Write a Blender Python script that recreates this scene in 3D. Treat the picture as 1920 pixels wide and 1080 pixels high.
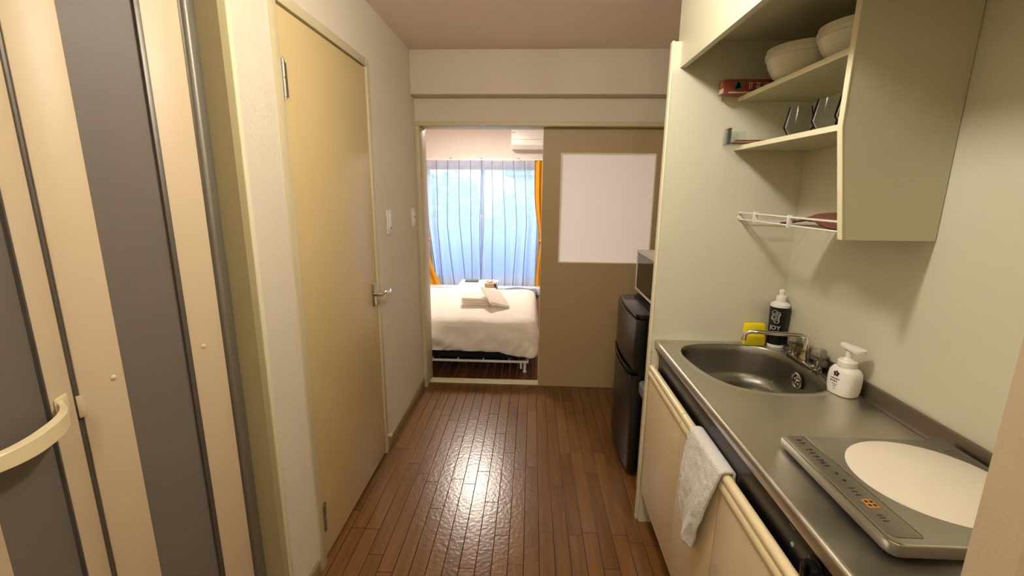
import bpy, bmesh, math, random
from mathutils import Vector, Matrix, noise
for o in list(bpy.data.objects): bpy.data.objects.remove(o, do_unlink=True)
random.seed(7)
S = bpy.context.scene
COL = S.collection
PI = math.pi

# ------------------------------------------------------------------ camera, world, exposure
CAM_Z = 1.45
cd = bpy.data.cameras.new('camera'); cam = bpy.data.objects.new('camera', cd); COL.objects.link(cam)
cd.sensor_width = 36.0; cd.lens = 843.0 * 36.0 / 1920.0; cd.clip_start = 0.02; cd.clip_end = 200
Rm = Matrix(((0.99894055, -0.0183201, 0.04221564), (0.04515311, 0.21303004, -0.97600174), (0.00888725, 0.97687388, 0.21363155)))
cam.matrix_world = Matrix.Translation((0, 0, CAM_Z)) @ Rm.to_4x4()
S.camera = cam
S.view_settings.view_transform = 'Standard'; S.view_settings.look = 'None'
S.view_settings.gamma = 1.0; S.view_settings.use_curve_mapping = False
S.view_settings.exposure = 0.0

w = bpy.data.worlds.new('overcast_sky'); S.world = w; w.use_nodes = True
bgn = w.node_tree.nodes['Background']
bgn.inputs['Color'].default_value = (0.74, 0.87, 1.0, 1); bgn.inputs['Strength'].default_value = 3.6

KITCHEN_W = 190.0      # ceiling lamp over the kitchen aisle
FILL_W = 120.0         # added fill lamp behind the viewer, brightens the ceiling
BED_W = 46.0          # round ceiling lamp in the bedroom

# ------------------------------------------------------------------ materials
def lin(h):
    h = h.lstrip('#'); c = [int(h[i:i + 2], 16) / 255 for i in (0, 2, 4)]
    return tuple((x / 12.92 if x <= .04045 else ((x + .055) / 1.055) ** 2.4) for x in c) + (1,)

def mat(name, col, rough=.5, metal=0, bump=None, spec=None, var=None, trans=0, coat=0, sheen=0, emit=None, ior=None):
    """bump=(scale,distance) noise bump, var=(scale,amount) noise variation of the colour"""
    m = bpy.data.materials.new(name); m.use_nodes = True
    nt = m.node_tree; b = nt.nodes['Principled BSDF']
    c = lin(col) if isinstance(col, str) else col
    b.inputs['Base Color'].default_value = c
    b.inputs['Roughness'].default_value = rough; b.inputs['Metallic'].default_value = metal
    if spec is not None: b.inputs['Specular IOR Level'].default_value = spec
    if trans: b.inputs['Transmission Weight'].default_value = trans
    if ior: b.inputs['IOR'].default_value = ior
    if coat: b.inputs['Coat Weight'].default_value = coat; b.inputs['Coat Roughness'].default_value = .08
    if sheen: b.inputs['Sheen Weight'].default_value = sheen
    if emit: b.inputs['Emission Color'].default_value = emit[0]; b.inputs['Emission Strength'].default_value = emit[1]
    tc = nt.nodes.new('ShaderNodeTexCoord')
    if bump:
        n = nt.nodes.new('ShaderNodeTexNoise'); n.inputs['Scale'].default_value = bump[0]; n.inputs['Detail'].default_value = 3
        nt.links.new(tc.outputs['Object'], n.inputs['Vector'])
        bp = nt.nodes.new('ShaderNodeBump'); bp.inputs['Distance'].default_value = bump[1]; bp.inputs['Strength'].default_value = 1
        nt.links.new(n.outputs['Fac'], bp.inputs['Height']); nt.links.new(bp.outputs['Normal'], b.inputs['Normal'])
    if var:
        n = nt.nodes.new('ShaderNodeTexNoise'); n.inputs['Scale'].default_value = var[0]; n.inputs['Detail'].default_value = 4
        nt.links.new(tc.outputs['Object'], n.inputs['Vector'])
        mr = nt.nodes.new('ShaderNodeMapRange'); mr.inputs['From Min'].default_value = .3; mr.inputs['From Max'].default_value = .7
        mr.inputs['To Min'].default_value = 1 - var[1]; mr.inputs['To Max'].default_value = 1 + var[1]
        nt.links.new(n.outputs['Fac'], mr.inputs['Value'])
        hs = nt.nodes.new('ShaderNodeHueSaturation'); hs.inputs['Color'].default_value = c
        nt.links.new(mr.outputs['Result'], hs.inputs['Value']); nt.links.new(hs.outputs['Color'], b.inputs['Base Color'])
    return m

def floor_material(name, base, dark, pw, pl, rough):
    m = bpy.data.materials.new(name); m.use_nodes = True; nt = m.node_tree; N = nt.nodes.new; L = nt.links.new
    b = nt.nodes['Principled BSDF']; tc = N('ShaderNodeTexCoord'); sp = N('ShaderNodeSeparateXYZ'); L(tc.outputs['Object'], sp.inputs[0])
    def M(op, a, c=None, d=None):
        n = N('ShaderNodeMath'); n.operation = op
        for i, v in enumerate((a, c, d)):
            if v is None: continue
            if isinstance(v, (int, float)): n.inputs[i].default_value = v
            else: L(v, n.inputs[i])
        return n.outputs[0]
    xr = M('DIVIDE', sp.outputs['X'], pw); row = M('FLOOR', xr); fx = M('FRACT', xr)
    wn = N('ShaderNodeTexWhiteNoise'); wn.noise_dimensions = '1D'; L(row, wn.inputs['W'])
    yr = M('ADD', M('DIVIDE', sp.outputs['Y'], pl), M('MULTIPLY', wn.outputs['Value'], 7.3)); colm = M('FLOOR', yr); fy = M('FRACT', yr)
    cb = N('ShaderNodeCombineXYZ'); L(row, cb.inputs[0]); L(colm, cb.inputs[1])
    w2 = N('ShaderNodeTexWhiteNoise'); w2.noise_dimensions = '2D'; L(cb.outputs[0], w2.inputs['Vector'])
    # distance to the nearest long joint and end joint, in metres
    dx = M('MULTIPLY', M('MINIMUM', fx, M('SUBTRACT', 1.0, fx)), pw)
    dy = M('MULTIPLY', M('MINIMUM', fy, M('SUBTRACT', 1.0, fy)), pl)
    d = M('MINIMUM', dx, dy)
    h = N('ShaderNodeMapRange'); h.inputs['From Min'].default_value = 0.0; h.inputs['From Max'].default_value = .0022; h.interpolation_type = 'SMOOTHSTEP'; L(d, h.inputs['Value'])
    # grain
    mp = N('ShaderNodeMapping'); mp.inputs['Scale'].default_value = (38, 2.2, 38); L(tc.outputs['Object'], mp.inputs['Vector'])
    addv = N('ShaderNodeVectorMath'); addv.operation = 'ADD'; L(mp.outputs[0], addv.inputs[0]); sc = N('ShaderNodeVectorMath'); sc.operation = 'SCALE'; L(w2.outputs['Color'], sc.inputs[0]); sc.inputs['Scale'].default_value = 40; L(sc.outputs[0], addv.inputs[1])
    g = N('ShaderNodeTexNoise'); g.inputs['Scale'].default_value = 1.0; g.inputs['Detail'].default_value = 6; g.inputs['Distortion'].default_value = .8; L(addv.outputs[0], g.inputs['Vector'])
    f = M('ADD', M('MULTIPLY', g.outputs['Fac'], .75), M('ADD', .08, M('MULTIPLY', w2.outputs['Value'], .26)))
    rp = N('ShaderNodeMapRange'); rp.inputs['From Min'].default_value = .28; rp.inputs['From Max'].default_value = .9; L(f, rp.inputs['Value'])
    mx = N('ShaderNodeMix'); mx.data_type = 'RGBA'; mx.inputs['A'].default_value = lin(dark); mx.inputs['B'].default_value = lin(base); L(rp.outputs[0], mx.inputs['Factor'])
    mg = N('ShaderNodeMix'); mg.data_type = 'RGBA'; mg.inputs['A'].default_value = lin('#1c0f06'); L(mx.outputs['Result'], mg.inputs['B']); L(h.outputs[0], mg.inputs['Factor'])
    L(mg.outputs['Result'], b.inputs['Base Color'])
    on = N('ShaderNodeTexNoise'); on.inputs['Scale'].default_value = 62; on.inputs['Detail'].default_value = 2; L(tc.outputs['Object'], on.inputs['Vector'])
    hh = M('ADD', M('MULTIPLY', h.outputs[0], .0017), M('MULTIPLY', on.outputs['Fac'], .00085))
    bp = N('ShaderNodeBump'); bp.inputs['Distance'].default_value = 1.0; L(hh, bp.inputs['Height']); L(bp.outputs[0], b.inputs['Normal'])
    b.inputs['Roughness'].default_value = rough; b.inputs['Specular IOR Level'].default_value = .5
    return m

M = {}
M['wall'] = mat('textured_wallpaper', '#e0d5bf', .75, bump=(110, .0022))
M['wallfar'] = mat('smooth_wallpaper', '#d9ccb8', .8, bump=(160, .0006))
M['ceil'] = mat('ceiling_paper', '#f2e0d4', .9, bump=(120, .0006))
M['panel'] = mat('kitchen_panel', '#d3d0b8', .38, bump=(260, .0002))
M['cab'] = mat('upper_cabinet_board', '#c9c6aa', .4, bump=(260, .0002))
M['edge'] = mat('cream_edge_band', '#e9e2bf', .4)
M['shelf'] = mat('shelf_board', '#c2bb98', .42)
M['post'] = mat('post_paper', '#c6b697', .6, bump=(160, .0004))
M['door'] = mat('yellow_door_laminate', '#d0b985', .42, var=(3, .02), bump=(300, .00015))
M['frame'] = mat('cream_frame_paint', '#cdc09a', .45)
M['olive'] = mat('jamb_paint', '#a89c74', .5)
M['slide'] = mat('sliding_door_board', '#b39c72', .5)
M['base'] = mat('brown_baseboard', '#8a7852', .5)
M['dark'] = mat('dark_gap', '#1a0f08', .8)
M['redsill'] = mat('dark_red_sill', '#4a2013', .5)
M['floor'] = floor_material('kitchen_floorboards', '#80592f', '#5a3b1c', .063, .62, .24)
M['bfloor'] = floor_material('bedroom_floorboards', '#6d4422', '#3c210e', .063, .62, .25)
M['bwall'] = mat('bedroom_wallpaper', '#e6dad0', .85, bump=(150, .0005))
M['cream'] = mat('bathroom_door_cream', '#d6c19f', .45, bump=(400, .0001))
M['creamg'] = mat('bathroom_stile_cream', '#ddd0a8', .4)
M['acryl'] = mat('grey_acrylic_sheet', '#6f675d', .55, bump=(350, .0002))
M['alu'] = mat('brushed_aluminium', '#c4c4c0', .4, .5)
M['alud2'] = mat('matt_aluminium', '#8f8a7e', .5, .75)
M['alud'] = mat('dull_aluminium', '#6f6a60', .45, .6)
M['chrome'] = mat('chrome', '#d5d2cc', .12, 1)
M['chromed'] = mat('aged_chrome', '#a9a294', .25, 1)
M['knobm'] = mat('grey_fluted_knob', '#9c988e', .18, .75)
M['rubber'] = mat('black_rubber', '#101010', .6)
M['black'] = mat('glossy_black_plastic', '#0c0b0b', .22)
M['blackm'] = mat('black_panel', '#0b0a09', .28)
M['fridge'] = mat('fridge_black', '#191716', .3, bump=(500, .00008))
M['glassblk'] = mat('dark_oven_glass', '#0c0b0b', .04)
M['white'] = mat('white_plastic', '#efece6', .35)
M['whitem'] = mat('white_metal', '#e9e4da', .4)
M['warmwhite'] = mat('white_ceramic_plate', '#efe6d3', .3)
M['cabdoor'] = mat('kitchen_door_cream', '#d9c7a2', .4)
M['rail'] = mat('moulded_rail_cream', '#ecdcb0', .28)
M['paper'] = mat('cream_bowl_plastic', '#dcd8c2', .3, spec=.5)
M['towel'] = mat('white_terry', '#f6f3ee', .95, bump=(300, .006), sheen=.3)
M['linen'] = mat('white_duvet_cotton', '#f0e8dc', .9, bump=(9, .012), sheen=.2)
M['bath'] = mat('cream_bath_towel', '#f5eadb', .95, bump=(260, .0008), sheen=.3)
M['matt'] = mat('dark_mattress_fabric', '#22232c', .9)
M['yellowc'] = mat('yellow_curtain_cloth', '#d99a1c', .85, bump=(500, .0008))
M['sponge'] = mat('yellow_sponge_foam', '#ffe900', .9, bump=(220, .004))
M['spongeg'] = mat('green_scour_pad', '#d8c80c', .95, bump=(400, .003))
M['brown'] = mat('brown_wood_stick', '#84522c', .5)
M['pouch'] = mat('brown_cloth_fold', '#6f4230', .8, bump=(200, .002), var=(40, .25))
M['red'] = mat('red_carton', '#8c3a30', .5)
M['greenp'] = mat('green_print', '#3f6a48', .5)
M['creamp'] = mat('cream_print', '#d8c8a4', .5)
M['orangep'] = mat('orange_print', '#c2762a', .5)
M['ink'] = mat('dark_ink', '#2c1c1c', .5)
M['inkw'] = mat('white_ink', '#dcdcdc', .5)
M['inkg'] = mat('grey_ink', '#9a9a9c', .5)
M['amber'] = mat('amber_label', '#c98a2c', .5)
M['parapet'] = mat('balcony_parapet_paint', '#9db8ff', .8)
M['leaf'] = mat('leaves', '#b4d69a', .7, var=(3, .2))
M['bark'] = mat('bark', '#5a4630', .9)
M['ground'] = mat('grey_ground', '#8a8a80', .9)
M['house'] = mat('white_house_wall', '#e8e8ea', .8)
M['roof'] = mat('grey_roof', '#a0a6ae', .7)
M['bluegrey'] = mat('blue_grey_cushion', '#7e8598', .9, bump=(300, .001))
M['tissue'] = mat('tissue_paper', '#f6f6f6', .9)
M['woodbox'] = mat('tan_box', '#b99a74', .7)
M['boxw'] = mat('white_table_laminate', '#ece8ec', .4)
M['lampw'] = mat('lit_lamp_diffuser', '#ffffff', .5, emit=((1, .95, .85, 1), KITCHEN_W))
M['lampfill'] = mat('added_fill_diffuser', '#ffffff', .5, emit=((1, .95, .85, 1), FILL_W))
M['lampb'] = mat('lit_bedroom_diffuser', '#ffffff', .5, emit=((1, .80, .60, 1), 38))

def steel(name, base, r):
    m = mat(name, base, r, 1.0)
    nt = m.node_tree; b = nt.nodes['Principled BSDF']; tc = nt.nodes.new('ShaderNodeTexCoord')
    n = nt.nodes.new('ShaderNodeTexNoise'); n.inputs['Scale'].default_value = 7; n.inputs['Detail'].default_value = 5; nt.links.new(tc.outputs['Object'], n.inputs['Vector'])
    mr = nt.nodes.new('ShaderNodeMapRange'); mr.inputs['From Min'].default_value = .35; mr.inputs['From Max'].default_value = .65; mr.inputs['To Min'].default_value = r - .07; mr.inputs['To Max'].default_value = r + .1
    nt.links.new(n.outputs['Fac'], mr.inputs['Value']); nt.links.new(mr.outputs[0], b.inputs['Roughness'])
    mp = nt.nodes.new('ShaderNodeMapping'); mp.inputs['Scale'].default_value = (30, 900, 900); nt.links.new(tc.outputs['Object'], mp.inputs['Vector'])
    n2 = nt.nodes.new('ShaderNodeTexNoise'); n2.inputs['Scale'].default_value = 1; nt.links.new(mp.outputs[0], n2.inputs['Vector'])
    bp = nt.nodes.new('ShaderNodeBump'); bp.inputs['Distance'].default_value = .00006; nt.links.new(n2.outputs['Fac'], bp.inputs['Height']); nt.links.new(bp.outputs[0], b.inputs['Normal'])
    return m
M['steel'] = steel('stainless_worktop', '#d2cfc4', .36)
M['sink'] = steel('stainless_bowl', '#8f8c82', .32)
M['upst'] = steel('stainless_upstand_dark_reflection', '#8d8478', .3)  # worktop steel, with the upstand's dark reflections put into its colour
M['hob'] = mat('hob_silver_glass', '#a09d90', .3, .7)
M['hobs'] = mat('hob_control_strip', '#8a867a', .35, .75)

def glass(name, col, rough=0.0):
    m = bpy.data.materials.new(name); m.use_nodes = True; nt = m.node_tree
    b = nt.nodes['Principled BSDF']; b.inputs['Base Color'].default_value = lin(col); b.inputs['Roughness'].default_value = rough
    b.inputs['Transmission Weight'].default_value = 1; b.inputs['IOR'].default_value = 1.45
    return m
M['glass'] = glass('clear_glass', '#f4f8ff')
M['knobclear'] = glass('clear_acrylic', '#e6e6e0', .03)

def clearplastic(name, col=(.93, .94, .95, 1), blend=.08):
    m = bpy.data.materials.new(name); m.use_nodes = True; nt = m.node_tree; nt.nodes.clear()
    out = nt.nodes.new('ShaderNodeOutputMaterial'); mx = nt.nodes.new('ShaderNodeMixShader'); fr = nt.nodes.new('ShaderNodeLayerWeight'); fr.inputs[0].default_value = blend
    a = nt.nodes.new('ShaderNodeBsdfTransparent'); a.inputs[0].default_value = col; b = nt.nodes.new('ShaderNodeBsdfGlossy'); b.inputs['Roughness'].default_value = .08
    nt.links.new(fr.outputs['Fresnel'], mx.inputs[0]); nt.links.new(a.outputs[0], mx.inputs[1]); nt.links.new(b.outputs[0], mx.inputs[2]); nt.links.new(mx.outputs[0], out.inputs[0])
    return m
M['acrylic'] = clearplastic('thin_clear_acrylic')
M['tumbler'] = clearplastic('thin_blue_grey_glass', (.95, .96, .985, 1), .12)
def mixed(name, kind, fac, c1, c2):
    m = bpy.data.materials.new(name); m.use_nodes = True; nt = m.node_tree; nt.nodes.clear()
    out = nt.nodes.new('ShaderNodeOutputMaterial'); mx = nt.nodes.new('ShaderNodeMixShader'); mx.inputs[0].default_value = fac
    a = nt.nodes.new('ShaderNodeBsdfTranslucent'); a.inputs[0].default_value = lin(c1)
    if kind == 'frost':
        b = nt.nodes.new('ShaderNodeBsdfDiffuse'); b.inputs[0].default_value = lin(c2)
    else:
        b = nt.nodes.new('ShaderNodeBsdfTransparent'); b.inputs[0].default_value = lin(c2)
    nt.links.new(a.outputs[0], mx.inputs[1]); nt.links.new(b.outputs[0], mx.inputs[2]); nt.links.new(mx.outputs[0], out.inputs[0])
    return m
M['frost'] = mixed('frosted_white_pane', 'frost', .3, '#ffffff', '#f2e6da')
M['sheer'] = mixed('sheer_voile', 'sheer', .34, '#f6f8ff', '#ffffff')
M['fold'] = mixed('sheer_voile_stitched_darkened', 'sheer', .06, '#d4daea', '#ffffff')  # denser stitched cloth; the grey-blue tint paints in the shade of the folds
M['wglass'] = mixed('window_pane_glass', 'sheer', .96, '#ffffff', '#f2fbff')

# ------------------------------------------------------------------ mesh helpers
def BM(): return bmesh.new()
def xf(bm, v0, mtx):
    vs = list(bm.verts)[v0:]
    bmesh.ops.transform(bm, matrix=mtx, verts=vs)
def box(bm, x0, x1, y0, y1, z0, z1, bev=0, seg=2, mtx=None):
    t = BM()
    bmesh.ops.create_cube(t, size=1)
    bmesh.ops.scale(t, vec=(abs(x1 - x0), abs(y1 - y0), abs(z1 - z0)), verts=t.verts)
    bmesh.ops.translate(t, vec=((x0 + x1) / 2, (y0 + y1) / 2, (z0 + z1) / 2), verts=t.verts)
    if bev: bmesh.ops.bevel(t, geom=list(t.edges), offset=bev, segments=seg, affect='EDGES', profile=.5)
    merge(bm, t, mtx); return bm
def merge(bm, t, mtx=None):
    if mtx is not None: bmesh.ops.transform(t, matrix=mtx, verts=t.verts)
    me = bpy.data.meshes.new('tmp'); t.to_mesh(me); t.free(); bm.from_mesh(me); bpy.data.meshes.remove(me)
def lathe(bm, prof, seg=32, c=(0, 0, 0), mtx=None, cap=True, sq=None):
    """prof = [(r,z)...] ; sq = superellipse exponent for squarish bodies, (exp, sx, sy)"""
    t = BM(); rings = []
    for r, z in prof:
        ring = []
        for i in range(seg):
            a = 2 * PI * i / seg; ca, sa = math.cos(a), math.sin(a)
            if sq:
                e, sx, sy = sq; k = (abs(ca) ** e + abs(sa) ** e) ** (-1 / e); x, y = ca * k * r * sx, sa * k * r * sy
            else: x, y = r * ca, r * sa
            ring.append(t.verts.new((x + c[0], y + c[1], z + c[2])))
        rings.append(ring)
    for a, b in zip(rings, rings[1:]):
        for i in range(seg):
            j = (i + 1) % seg; t.faces.new((a[i], a[j], b[j], b[i]))
    if cap: t.faces.new(rings[0][::-1]); t.faces.new(rings[-1])
    bmesh.ops.remove_doubles(t, verts=t.verts, dist=1e-6)
    bmesh.ops.recalc_face_normals(t, faces=t.faces)
    merge(bm, t, mtx); return bm
def tube(bm, pts, r, seg=10, cap=True):
    pts = [Vector(p) for p in pts]; t = BM(); rings = []; n = len(pts)
    up = None
    for i, p in enumerate(pts):
        d = (pts[min(i + 1, n - 1)] - pts[max(i - 1, 0)]).normalized()
        if up is None: up = Vector((0, 0, 1)) if abs(d.z) < .9 else Vector((1, 0, 0))
        s = d.cross(up).normalized(); up = s.cross(d).normalized()
        rr = r[i] if isinstance(r, (list, tuple)) else r
        rings.append([t.verts.new(p + (s * math.cos(2 * PI * k / seg) + up * math.sin(2 * PI * k / seg)) * rr) for k in range(seg)])
    for a, b in zip(rings, rings[1:]):
        for k in range(seg):
            j = (k + 1) % seg; t.faces.new((a[k], a[j], b[j], b[k]))
    if cap: t.faces.new(rings[0][::-1]); t.faces.new(rings[-1])
    bmesh.ops.recalc_face_normals(t, faces=t.faces)
    merge(bm, t); return bm
def prism(bm, pts, axis, a0, a1, bev=0):
    """extrude a closed 2-D outline along an axis ('x','y','z')"""
    def P(u, v, w_): return {'x': (w_, u, v), 'y': (u, w_, v), 'z': (u, v, w_)}[axis]
    t = BM(); A = [t.verts.new(P(u, v, a0)) for u, v in pts]; B = [t.verts.new(P(u, v, a1)) for u, v in pts]; n = len(pts)
    t.faces.new(A); t.faces.new(B[::-1])
    for i in range(n): t.faces.new((A[i], B[i], B[(i + 1) % n], A[(i + 1) % n]))
    bmesh.ops.recalc_face_normals(t, faces=t.faces)
    if bev: bmesh.ops.bevel(t, geom=list(t.edges), offset=bev, segments=2, affect='EDGES', profile=.5)
    merge(bm, t); return bm
def arc(pts_center, r, a0, a1, n):
    cx, cy = pts_center; return [(cx + r * math.cos(a0 + (a1 - a0) * i / n), cy + r * math.sin(a0 + (a1 - a0) * i / n)) for i in range(n + 1)]
def rrect(x0, x1, y0, y1, r, n=6):
    return arc((x1 - r, y1 - r), r, 0, PI / 2, n) + arc((x0 + r, y1 - r), r, PI / 2, PI, n) + arc((x0 + r, y0 + r), r, PI, 1.5 * PI, n) + arc((x1 - r, y0 + r), r, 1.5 * PI, 2 * PI, n)
def grid(bm, nu, nv, fn, closed=False):
    t = BM(); V = [[t.verts.new(fn(i / nu, j / nv)) for j in range(nv + 1)] for i in range(nu + 1)]
    for i in range(nu):
        for j in range(nv): t.faces.new((V[i][j], V[i + 1][j], V[i + 1][j + 1], V[i][j + 1]))
    merge(bm, t); return bm

def tag(o, label=None, cat=None, group=None, kind=None):
    if label: o['label'] = label
    if cat: o['category'] = cat
    if group: o['group'] = group
    if kind: o['kind'] = kind
    return o
def smooth(me, angle=35):
    me.polygons.foreach_set('use_smooth', [True] * len(me.polygons))
    b = BM(); b.from_mesh(me)
    for e in b.edges:
        if len(e.link_faces) == 2: e.smooth = e.calc_face_angle(0) < math.radians(angle)
    b.to_mesh(me); b.free()
WLOC = {}
def obj(name, bm, m, parent=None, sm=True, solid=0, angle=35):
    """one mesh object; vertices are given in world space (parents are not rotated)"""
    me = bpy.data.meshes.new(name)
    if parent is not None: org = WLOC[parent.name]
    else:
        xs = [v.co for v in bm.verts]
        org = Vector(((min(v.x for v in xs) + max(v.x for v in xs)) / 2, (min(v.y for v in xs) + max(v.y for v in xs)) / 2, min(v.z for v in xs)))
    bmesh.ops.translate(bm, vec=-org, verts=bm.verts)
    bm.to_mesh(me); bm.free()
    if sm: smooth(me, angle)
    me.materials.append(M[m] if isinstance(m, str) else m)
    o = bpy.data.objects.new(name, me); COL.objects.link(o)
    if parent is not None: o.parent = parent
    else: o.location = org
    WLOC[o.name] = org.copy()
    if solid:
        md = o.modifiers.new('thick', 'SOLIDIFY'); md.thickness = solid; md.offset = 0
    return o
def thing(name, label, cat, loc, group=None):
    o = bpy.data.objects.new(name, None); COL.objects.link(o); o.location = loc; o.empty_display_size = .05
    WLOC[o.name] = Vector(loc); return tag(o, label, cat, group)
def struct(name, bm, m, parent=None, **k):
    o = obj(name, bm, m, parent, **k)
    if parent is None: o['kind'] = 'structure'
    return o
def dup(root, delta, label=None):
    r = root.copy(); COL.objects.link(r); r.location = Vector(root.location) + Vector(delta); WLOC[r.name] = WLOC[root.name] + Vector(delta)
    if label: r['label'] = label
    for ch in list(root.children):
        c = ch.copy(); COL.objects.link(c); c.parent = r
        for g in list(ch.children):
            d = g.copy(); COL.objects.link(d); d.parent = c
    return r
def bx(*a, **k): return box(BM(), *a, **k)
def text_bm(s, size, depth=.0004):
    cu = bpy.data.curves.new('t', 'FONT'); cu.body = s; cu.size = size; cu.extrude = depth; cu.align_x = 'CENTER'; cu.align_y = 'CENTER'; cu.resolution_u = 3
    ob = bpy.data.objects.new('t', cu); COL.objects.link(ob)
    dg = bpy.context.evaluated_depsgraph_get(); me = bpy.data.meshes.new_from_object(ob.evaluated_get(dg))
    bm = BM(); bm.from_mesh(me); bpy.data.objects.remove(ob); bpy.data.curves.remove(cu); bpy.data.meshes.remove(me); return bm

# ------------------------------------------------------------------ room lamps, plus an added fill lamp behind the viewer
def area(name, loc, size, watts, col, parent):
    l = bpy.data.lights.new(name, 'AREA'); l.shape = 'DISK'; l.size = size; l.energy = watts; l.color = col
    o = bpy.data.objects.new(name, l); COL.objects.link(o); o.parent = parent; o.location = Vector(loc) - WLOC[parent.name]; return o
def globe_lamp(label, x, y, m):
    t = thing('ceiling_lamp', label, 'lamp', (x, y, CE_))
    obj('lamp_base', lathe(BM(), [(.07, 0), (.07, -.03), (.035, -.038), (.032, -.068)], 40, (x, y, CE_)), 'white', t)
    obj('lamp_globe', lathe(BM(), [(.03, -.065), (.05, -.078), (.063, -.105), (.065, -.13), (.055, -.16), (.03, -.182), (.001, -.19)], 32, (x, y, CE_)), m, t)
CE_ = 2.3
globe_lamp('round warm globe ceiling lamp over the kitchen aisle', .08, 1.06, 'lampw')
globe_lamp('added globe fill lamp behind the viewer', .1, -.9, 'lampfill')
bl = thing('ceiling_lamp', 'large round lit ceiling lamp above the bed', 'lamp', (-.68, 5.12, 2.4))
obj('lamp_base', lathe(BM(), [(.2, 0), (.2, -.03)], 40, (-.68, 5.12, 2.4)), 'white', bl)
obj('lamp_shade', lathe(BM(), [(.20, -.03), (.215, -.045), (.20, -.08), (.12, -.1), (.001, -.105)], 48, (-.68, 5.12, 2.4)), 'lampb', bl)
area('bulb_light', (-.68, 5.12, 2.28), .4, BED_W, (1, .91, .82), bl)

# ------------------------------------------------------------------ room shell
XL, XR = -.79, 1.012
CE = 2.3
struct('floor', bx(-1.9, 1.25, -1.4, 3.215, -.06, 0), 'floor')
struct('ceiling', bx(-1.9, 1.25, -1.4, 3.16, CE, CE + .1), 'ceil')
wl = BM()
box(wl, XL - .13, XL, -1.4, .44, 0, CE); box(wl, XL - .13, XL, .44, 1.235, 2.05, CE); box(wl, XL - .13, XL, 1.235, 1.435, 0, CE)
box(wl, XL - .13, XL, 1.435, 2.262, 2.04, CE); box(wl, XL - .13, XL, 2.262, 3.16, 0, CE); box(wl, XL - .13, XL - .08, 1.435, 2.262, 0, 2.04)
struct('wall_left', wl, 'wall')
struct('wall_right', bx(XR, XR + .12, -1.4, 3.16, 0, CE), 'panel')
struct('wall_front', bx(-1.9, XR + .12, -1.5, -1.4, 0, CE), 'wallfar')
bb = BM(); box(bb, -1.9, -1.82, -.2, 2.0, 0, CE); box(bb, -1.82, XL - .13, -.2, -.1, 0, CE); box(bb, -1.82, XL - .13, 2.0, 2.1, 0, CE)
struct('wall_bathroom', bb, 'wallfar')
# near end wall of the kitchen alcove (its end shows at the right of the picture)
struct('wall_nook', bx(.5, XR, .41, .458, 0, CE), 'post')
# partition panel at the far end of the worktop
pw = BM(); box(pw, .499, XR, 1.79, 1.812, 0, 1.975)
wp = struct('wall_partition', pw, 'panel')
pe = obj('edge_band', bx(.492, .4995, 1.787, 1.815, 0, 1.977, bev=.001), 'edge', wp)
# beam and wall over the doorway
struct('trim_1', bx(XL, XR, 3.02, 3.30, 2.036, CE, bev=.006), 'wallfar')
fw = BM(); box(fw, XL, XR, 3.12, 3.29, 1.885, 2.036); box(fw, .90, XR, 3.12, 3.29, 0, 1.885)
struct('wall_far', fw, 'wallfar')
hd = BM(); box(hd, XL, .90, 3.10, 3.29, 1.858, 1.886, bev=.003); box(hd, XL, XL + .03, 3.10, 3.29, 0, 1.858, bev=.003)
struct('trim_2', hd, 'frame')
th = BM(); box(th, XL + .03, .066, 3.185, 3.262, 0, .009, bev=.002)
for k in range(3): box(th, XL + .03, .066, 3.192 + k * .022, 3.200 + k * .022, .009, .013, bev=.001)
struct('trim_3', th, 'edge')
struct('baseboard_left', box(box(BM(), XL, XL + .010, 2.285, 3.10, 0, .068, bev=.002), XL, XL + .010, 1.262, 1.415, 0, .068, bev=.002), 'base')

# ------------------------------------------------------------------ sliding door with frosted pane
sd = BM(); Y0, Y1 = 3.178, 3.206
box(sd, .066, .187, Y0, Y1, .001, 1.857); box(sd, .828, .898, Y0, Y1, .001, 1.857)
box(sd, .187, .828, Y0, Y1, .001, .945); box(sd, .187, .828, Y0, Y1, 1.696, 1.857)
d3 = struct('door_3', sd, 'slide', sm=False)
gf = BM()
for a in ((.187, .193, .945, 1.696), (.822, .828, .945, 1.696), (.193, .822, .945, .951), (.193, .822, 1.690, 1.696)): box(gf, a[0], a[1], Y0 - .001, Y1, a[2], a[3])
obj('pane_bead', gf, 'edge', d3)
obj('frosted_pane', bx(.193, .822, 3.188, 3.193, .951, 1.690), 'frost', d3)
obj('edge_strip', bx(.0635, .0665, Y0 + .002, Y1, .001, 1.857), 'edge', d3)

# ------------------------------------------------------------------ yellow hinged door on the left wall
d1 = struct('door_1', bx(XL - .036, XL - .002, 1.478, 2.226, .018, 1.998, bev=.0015), 'door')
f1 = BM()
box(f1, XL - .08, XL + .006, 1.435, 1.474, 0, 2.04, bev=.003); box(f1, XL - .08, XL + .006, 2.229, 2.264, 0, 2.04, bev=.003)
box(f1, XL - .08, XL + .006, 1.474, 2.229, 2.004, 2.04, bev=.003)
struct('trim_4', f1, 'frame')
struct('trim_5', bx(XL - .08, XL - .037, 1.474, 2.229, 0, .03), 'redsill')
def hinge(zc):
    h = BM()
    box(h, XL - .002, XL + .001, 1.484, 1.512, zc - .052, zc + .052, bev=.0005)
    lathe(h, [(.0065, -.055), (.0065, -.002)], 12, (XL + .006, 1.480, zc)); lathe(h, [(.0065, .002), (.0065, .055)], 12, (XL + .006, 1.480, zc))
    lathe(h, [(.003, -.062), (.003, .060)], 8, (XL + .006, 1.480, zc))
    return obj('hinge', h, 'chromed', d1)
hinge(1.785); hinge(.20)
hp = obj('handle_plate', bx(XL - .003, XL + .006, 2.155, 2.193, .87, .985, bev=.002), 'chromed', d1)
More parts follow.
